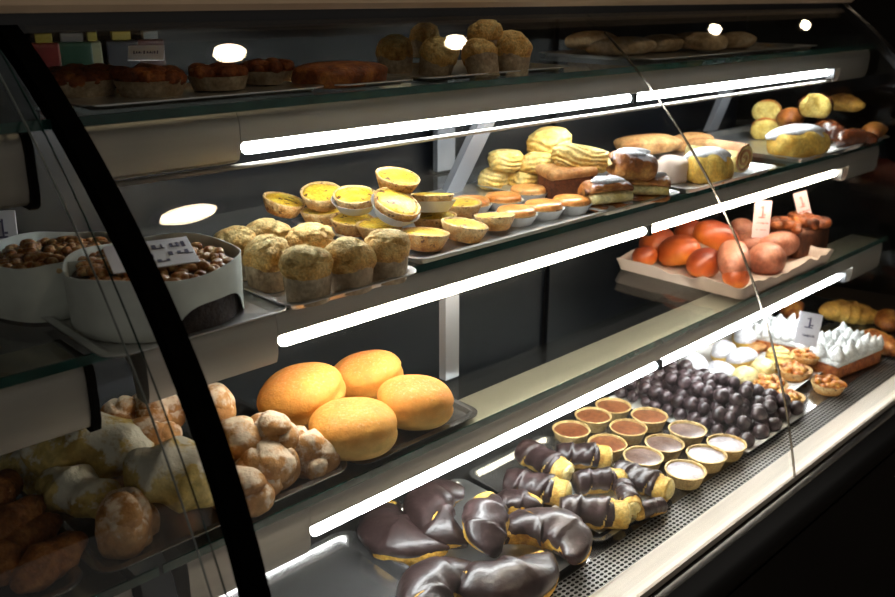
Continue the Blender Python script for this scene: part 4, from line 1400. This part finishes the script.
rows = ['rear', 'second', 'third', 'front']
cols = ['left', 'middle', 'right']
fills = [['m', 'm', 'm'], ['m', 'm', 'm'], ['g', 'g', 'g'], ['w', 'w', 'w']]  # fillings step from brown at the rear to greyish, then pale in front
word = {'m': 'brown chocolate', 'g': 'greyish', 'w': 'pale'}
tp = [[(571, 435), (593, 421), (613, 411)], [(607, 449), (628, 433), (649, 421)], [(643, 462), (664, 449), (687, 435)], [(685, 476), (706, 460), (726, 449)]]
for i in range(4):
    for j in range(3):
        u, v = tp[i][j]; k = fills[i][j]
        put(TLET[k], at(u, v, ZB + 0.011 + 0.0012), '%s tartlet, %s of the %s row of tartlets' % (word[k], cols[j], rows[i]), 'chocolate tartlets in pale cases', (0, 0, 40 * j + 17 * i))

# chocolate balls: a heap on white paper
paper_sheet('paper_liner', 1.160, 1.352, 0.545, 0.808, 0.6816, 'white paper under the heap of chocolate balls', seed=8)
rg = random.Random(3)
spots = []
for lay, (mx, my) in enumerate(((0.0, 0.0), (0.014, 0.014), (0.045, 0.05))):
    x = 1.184 + mx; odd = 0
    while x < 1.348 - mx:
        y = 0.560 + my + (0.0115 if odd else 0)
        while y < 0.800 - my:
            spots.append((x + rg.uniform(-0.004, 0.004), y + rg.uniform(-0.004, 0.004), 0.6842 + 0.0112 + lay * 0.0175 + rg.uniform(0, 0.002)))
            y += 0.0235
        x += 0.0205; odd = 1 - odd
for x, y, z in spots:
    if (rg.random() < 0.30 and z > 0.70) or rg.random() < 0.04: continue
    put(BALL, (x, y, z), 'small dark chocolate ball in the heap right of the tartlets', 'chocolate balls in the heap', (rg.uniform(0, 360), 0, rg.uniform(0, 360)), rg.uniform(0.88, 1.18))

# cream pastries
paper_sheet('paper_liner', 1.382, 1.725, 0.598, 0.830, ZB, 'white paper under the cream and nut pastries', seed=9, rise=0.010)
sq = [(723, 351, SECL[0], 0.022, (0, 0, 10), 0.95, 'white sugared bun, left one of the touching pair at the back'), (742, 358, SECL[0], 0.020, (0, 0, -15), 0.95, 'white sugared bun, right one of the touching pair at the back'),
      (692, 366, SECL[1], 0.020, (0, 0, 40), 1.2, 'white sugared bun nearest the tube joint, left end'), (721, 371, SECL[1], 0.020, (0, 0, 80), 0.9, 'small sugared bun between the pair and the chocolate balls'),
      (708, 380, SECL[0], 0.018, (0, 0, -20), 0.9, 'sugared bun touching the chocolate balls'), (746, 335, SECL[0], 0.022, (0, 0, 20), 1.2, 'white sugared bun farthest back, under the tube')]
for u, v, p, dz, rot, s_, lab in sq:
    put(p, at(u, v, ZB + 0.001 + dz), lab, 'white sugared buns', rot, s_)
for u, v, p, dz, rot, s_, nm, lab in [
        (757, 347, FLATLOAF[0], 0.014, (0, 0, 0), 0.42, 'flat_biscuit', 'flat greyish biscuit behind the pale choux bun'), (745, 376, PALEBUN, 0.020, (0, 0, 0), 1.0, None, 'pale yellow choux bun beside the nut tart'),
        (763, 367, PALEBUN, 0.020, (0, 0, 60), 0.95, None, 'yellow choux bun left of the glass joint, second of two'), (780, 359, GOLDPUFF, 0.022, (0, 0, 0), 1.1, None, 'golden choux bun right on the glass joint')]:
    q = p if nm is None else Proto(nm, 'biscuit', p.hh, [(nm, p.parts[0][1], None)])
    put(q, at(u, v, ZB + 0.001 + dz), lab, None, rot, s_)
for u, v, k, dz, s_, lab in [(769, 385, 0, 0.012, 1.15, 'amber nut tart in front of the yellow choux buns'), (795, 371, 1, 0.016, 1.1, 'amber nut tart right of the glass joint'),
                            (790, 398, 1, 0.012, 0.9, 'nut tart nearest the grille, at the foot of the glass joint'), (806, 356, 0, 0.030, 0.95, 'brown nut tart below the white price card'),
                            (828, 385, 0, 0.012, 1.05, 'yellow nut tart in front of the meringue cake')]:
    put(NUT[k], at(u, v, ZB + 0.001 + dz), lab, 'caramel nut tarts', (0, 0, u), s_)


def meringue(loc, w, d, h, rz, label, seed, whole=True, npk=(8, 5)):
    e = empty('meringue_cake', loc, math.radians(rz))
    V, F = bbox(w, d, h, 0.004, 2)
    P = np.array(V); P += 0.0012 * SN(seed, 110)(P)[:, None]; P[:, 2] = np.maximum(P[:, 2], 0)
    ob('sponge_base', mesh('sponge_base', P, F, 'browncrust'), e)
    V, F = bbox(w * 1.02, d * 1.02, 0.010, 0.004, 2)
    P = np.array(V); P[:, 2] += h - 0.002 + 0.001 * SN(seed + 1, 120)(P)
    ob('meringue_layer', mesh('meringue_layer', P, F, 'meringue'), e)
    r = 0.0105
    V, F = lathe([(0, -0.003), (r * 0.8, -0.002), (r, 0.003), (r * 0.86, 0.008), (r * 0.5, 0.014), (r * 0.16, 0.0195), (0, 0.021)], 14, lambda i, a: 1 + 0.08 * math.cos(5 * a))
    me = mesh('meringue_peak', V, F, 'meringue')
    rg = random.Random(seed)
    for i in range(npk[0]):
        for j in range(npk[1]):
            x = (-0.5 + (i + 0.5) / npk[0]) * w + rg.uniform(-.005, .005); y = (-0.5 + (j + 0.5) / npk[1]) * d + rg.uniform(-.005, .005)
            o = ob('meringue_peak', me, e, (x, y, h + 0.009))
            x += rg.uniform(-.003, .003); k = rg.uniform(0.8, 1.25); o.scale = (k, k, k * rg.uniform(0.9, 1.25)); o.rotation_euler = (rg.uniform(-.25, .25), rg.uniform(-.25, .25), rg.uniform(0, 6))
    return tag(e, label, 'cake')


c = at(842, 356, ZB + 0.020)
meringue((c.x, c.y + 0.005, ZB + 0.0015), 0.150, 0.085, 0.026, -8, 'meringue cake with white peaks and brown sponge side, right of the price card', 5, npk=(8, 5))
c = at(783, 333, ZB + 0.030)
meringue((c.x, c.y, ZB + 0.0015), 0.105, 0.095, 0.024, 12, 'meringue cake with white peaks behind the white price card', 6, npk=(6, 5))
price_tag(at(805, 345, ZB + 0.060), 0.046, 0.060, (-14, 12, -40), 'white price card standing in the meringue cakes', 'card', 'ink', True, ((0.30, 0.09, 0.30, 0.9),), 9)
# far right croissants on the deck
for u, v, p, dz, rot, s_, lab in [(850, 312, CROI[3], 0.026, (0, 8, -40), 1.15, 'golden croissant with a pale underside, behind the meringue peaks'), (796, 309, CROI[0], 0.020, (0, 0, 20), 0.9, 'dim brown croissant behind the white price card, under the tube'),
                                  (884, 341, CROI[0], 0.020, (0, 0, 60), 1.0, 'orange-brown croissant right of the meringue cake'), (890, 319, CROI[1], 0.020, (0, 0, 20), 0.9, 'orange-brown croissant at the right picture edge, base deck')]:
    put(p, at(u, v, ZB + dz), lab, 'croissants on the base deck', rot, s_)

# ================================================================== TOP SHELF (dim)
Z1 = SHZ[1]; ZT1 = Z1 + 0.0022
FT = Proto('fruit_cake', 'cake', 0.017, [('paper_case', mesh('paper_case', *lathe([(0, 0), (0.030, 0), (0.036, 0.016), (0.037, 0.016), (0.031, -0.0006), (0, -0.0006)], 40, lambda i, a: 1 + 0.015 * math.cos(18 * a) * (i in (2, 3))), 'browncup', True, 40), None),
                                         ('nut_topping', mesh('nut_topping', *nut_cluster(0.030, 60, 31, 0.010, 'nuts', 0.0075), 'browncrust'), None),
                                         ('cake_body', mesh('cake_body', *lathe([(0, 0.0008), (0.0295, 0.0008), (0.034, 0.015), (0.02, 0.019), (0, 0.020)], 30), 'browncrust'), None)])
for u, v, s_, lab in [(80, 78, 0.95, 'brown fruit cake just right of the black seal on the top shelf'), (150, 78, 0.95, 'second brown fruit cake from the black seal on the top shelf'),
                      (218, 74, 0.85, 'third brown fruit cake from the black seal on the top shelf'), (268, 69, 0.85, 'fourth brown fruit cake from the black seal, under the lamp reflection')]:
    put(FT, at(u, v, ZT1 + 0.016), lab, 'brown fruit cakes on the top shelf', (0, 0, u), s_)
tray('serving_tray', 0.305, 0.565, 0.764, 0.90, Z1, 'dim metal tray under the fruit cakes on the top shelf', 0.006)
put(Proto('flat_cake', 'cake', 0.013, [('flat_cake', layered('flat_cake', 'cake', 0.055, 0.04, 0.014, 301, 'browncrust', 0.7, 0.03, 8).parts[0][1], None)]), at(340, 73, ZT1 + 0.012), 'flat brown cake between the fruit cakes and the papered tarts', None, (0, 0, 8), 1.0)
tray('serving_tray', 0.575, 0.690, 0.764, 0.88, Z1, 'dim metal tray under the flat brown cake on the top shelf', 0.006)
for u, v, dz, s_, rot, lab in [(395, 56, 0.02, 1.0, (0, 0, 0), 'left papered muffin of the four on the top shelf'), (438, 58, 0.02, 0.95, (20, 0, 0), 'tilted papered muffin below the round lamp reflection'),
                               (481, 60, 0.018, 0.9, (-25, 10, 0), 'papered muffin lying on its side, top shelf'), (512, 53, 0.024, 1.05, (0, 0, 40), 'right and tallest papered muffin on the top shelf'),
                               (484, 40, 0.04, 0.9, (0, 0, 90), 'dark muffin behind the papered ones on the top shelf'), (425, 40, 0.034, 0.9, (0, 0, 10), 'dim muffin at the back left behind the papered ones')]:
    p = MUFFIN[int(u) % 3]
    put(p, at(u, v, ZT1 + dz), lab, 'muffins on the top shelf', rot, s_)
tray('serving_tray', 0.70, 0.97, 0.764, 0.95, Z1, 'dim metal tray under the papered muffins on the top shelf', 0.006)
QB = [Proto('flat_bread', 'bread', 0.012, [('flat_bread', layered('flat_bread', 'bread', 0.055, 0.032, 0.014, 311 + i, 'quiche', 0.85, 0.08, 5).parts[0][1], None)]) for i in range(2)]
for u, v, k, dz, rot, lab in [(592, 40, 0, 0.022, (0, 0, 10), 'leftmost dim flat bread on the top shelf'), (622, 46, 1, 0.014, (0, 0, -20), 'dim flat bread at the top of the glass joint'), (661, 43, 0, 0.015, (0, 0, 15), 'pale flat bread right of the glass joint, top shelf'),
                              (700, 41, 1, 0.018, (0, 0, 70), 'dim flat bread left of the small lamp reflection'), (735, 40, 0, 0.015, (0, 0, 30), 'rightmost dim flat bread on the top shelf')]:
    put(QB[k], at(u, v, ZT1 + dz), lab, 'flat breads on the top shelf', rot, 1.12)
tray('serving_tray', 1.16, 1.72, 0.764, 1.0, Z1, 'dim long metal tray under the flat breads on the top shelf', 0.006)
# packets at the back of the top shelf
pk = [((44, 42), (0.030, 0.02, 0.046), lin(96, 26, 26), 'red packet standing at the back left of the top shelf'), ((72, 42), (0.040, 0.02, 0.046), lin(32, 66, 50), 'green packet at the back of the top shelf'),
      ((92, 41), (0.018, 0.02, 0.046), lin(126, 126, 100), 'pale yellow packet right of the green one'), ((121, 40), (0.036, 0.02, 0.046), lin(40, 40, 48), 'dark packet with yellow cap, back of the top shelf'), ((150, 41), (0.030, 0.02, 0.046), lin(60, 24, 22), 'dull red packet at the right end of the packets')]
for i, ((u, v), (w, d, h), col, lab) in enumerate(pk):
    pm = plain('packet_print_%d' % i, col, 0.4, 0, 0.1, 30)
    d0 = M3 @ np.array([u - 447.5, 298.5 - v, FPX]); t = 1.045 / d0[1]
    e = empty('packet', (t * d0[0], 1.045, Z1 + 0.0004), math.radians(-20))
    V, F = bbox(w, d, h, 0.002, 2)
    ob('packet_body', mesh('packet_body', V, F, pm, False), e)
    V, F = bbox(w * 0.6, d * 1.02, 0.010, 0.001, 1)
    o = ob('packet_cap', mesh('packet_cap', V, F, plain('packet_cap_%d' % i, lin(130, 116, 40) if i in (0, 2, 3) else lin(90, 90, 90), 0.5), False), e, (0, 0, h))
    tag(e, lab, 'packet', 'packets at the back of the top shelf')
price_tag(at(146, 60, ZT1 + 0.024), 0.040, 0.030, (-60, 0, -30), 'grey price card lying on the second fruit cake, top shelf', 'card', 'ink', False, ((0.5, 0.2, 0.15, 0.85),), 11)
price_tag(at(742, 30, ZT1 + 0.016), 0.030, 0.034, (-10, 0, -40), 'small dim price card standing at the back right of the top shelf', 'card', 'ink', False, ((0.5, 0.2, 0.15, 0.85),), 12)
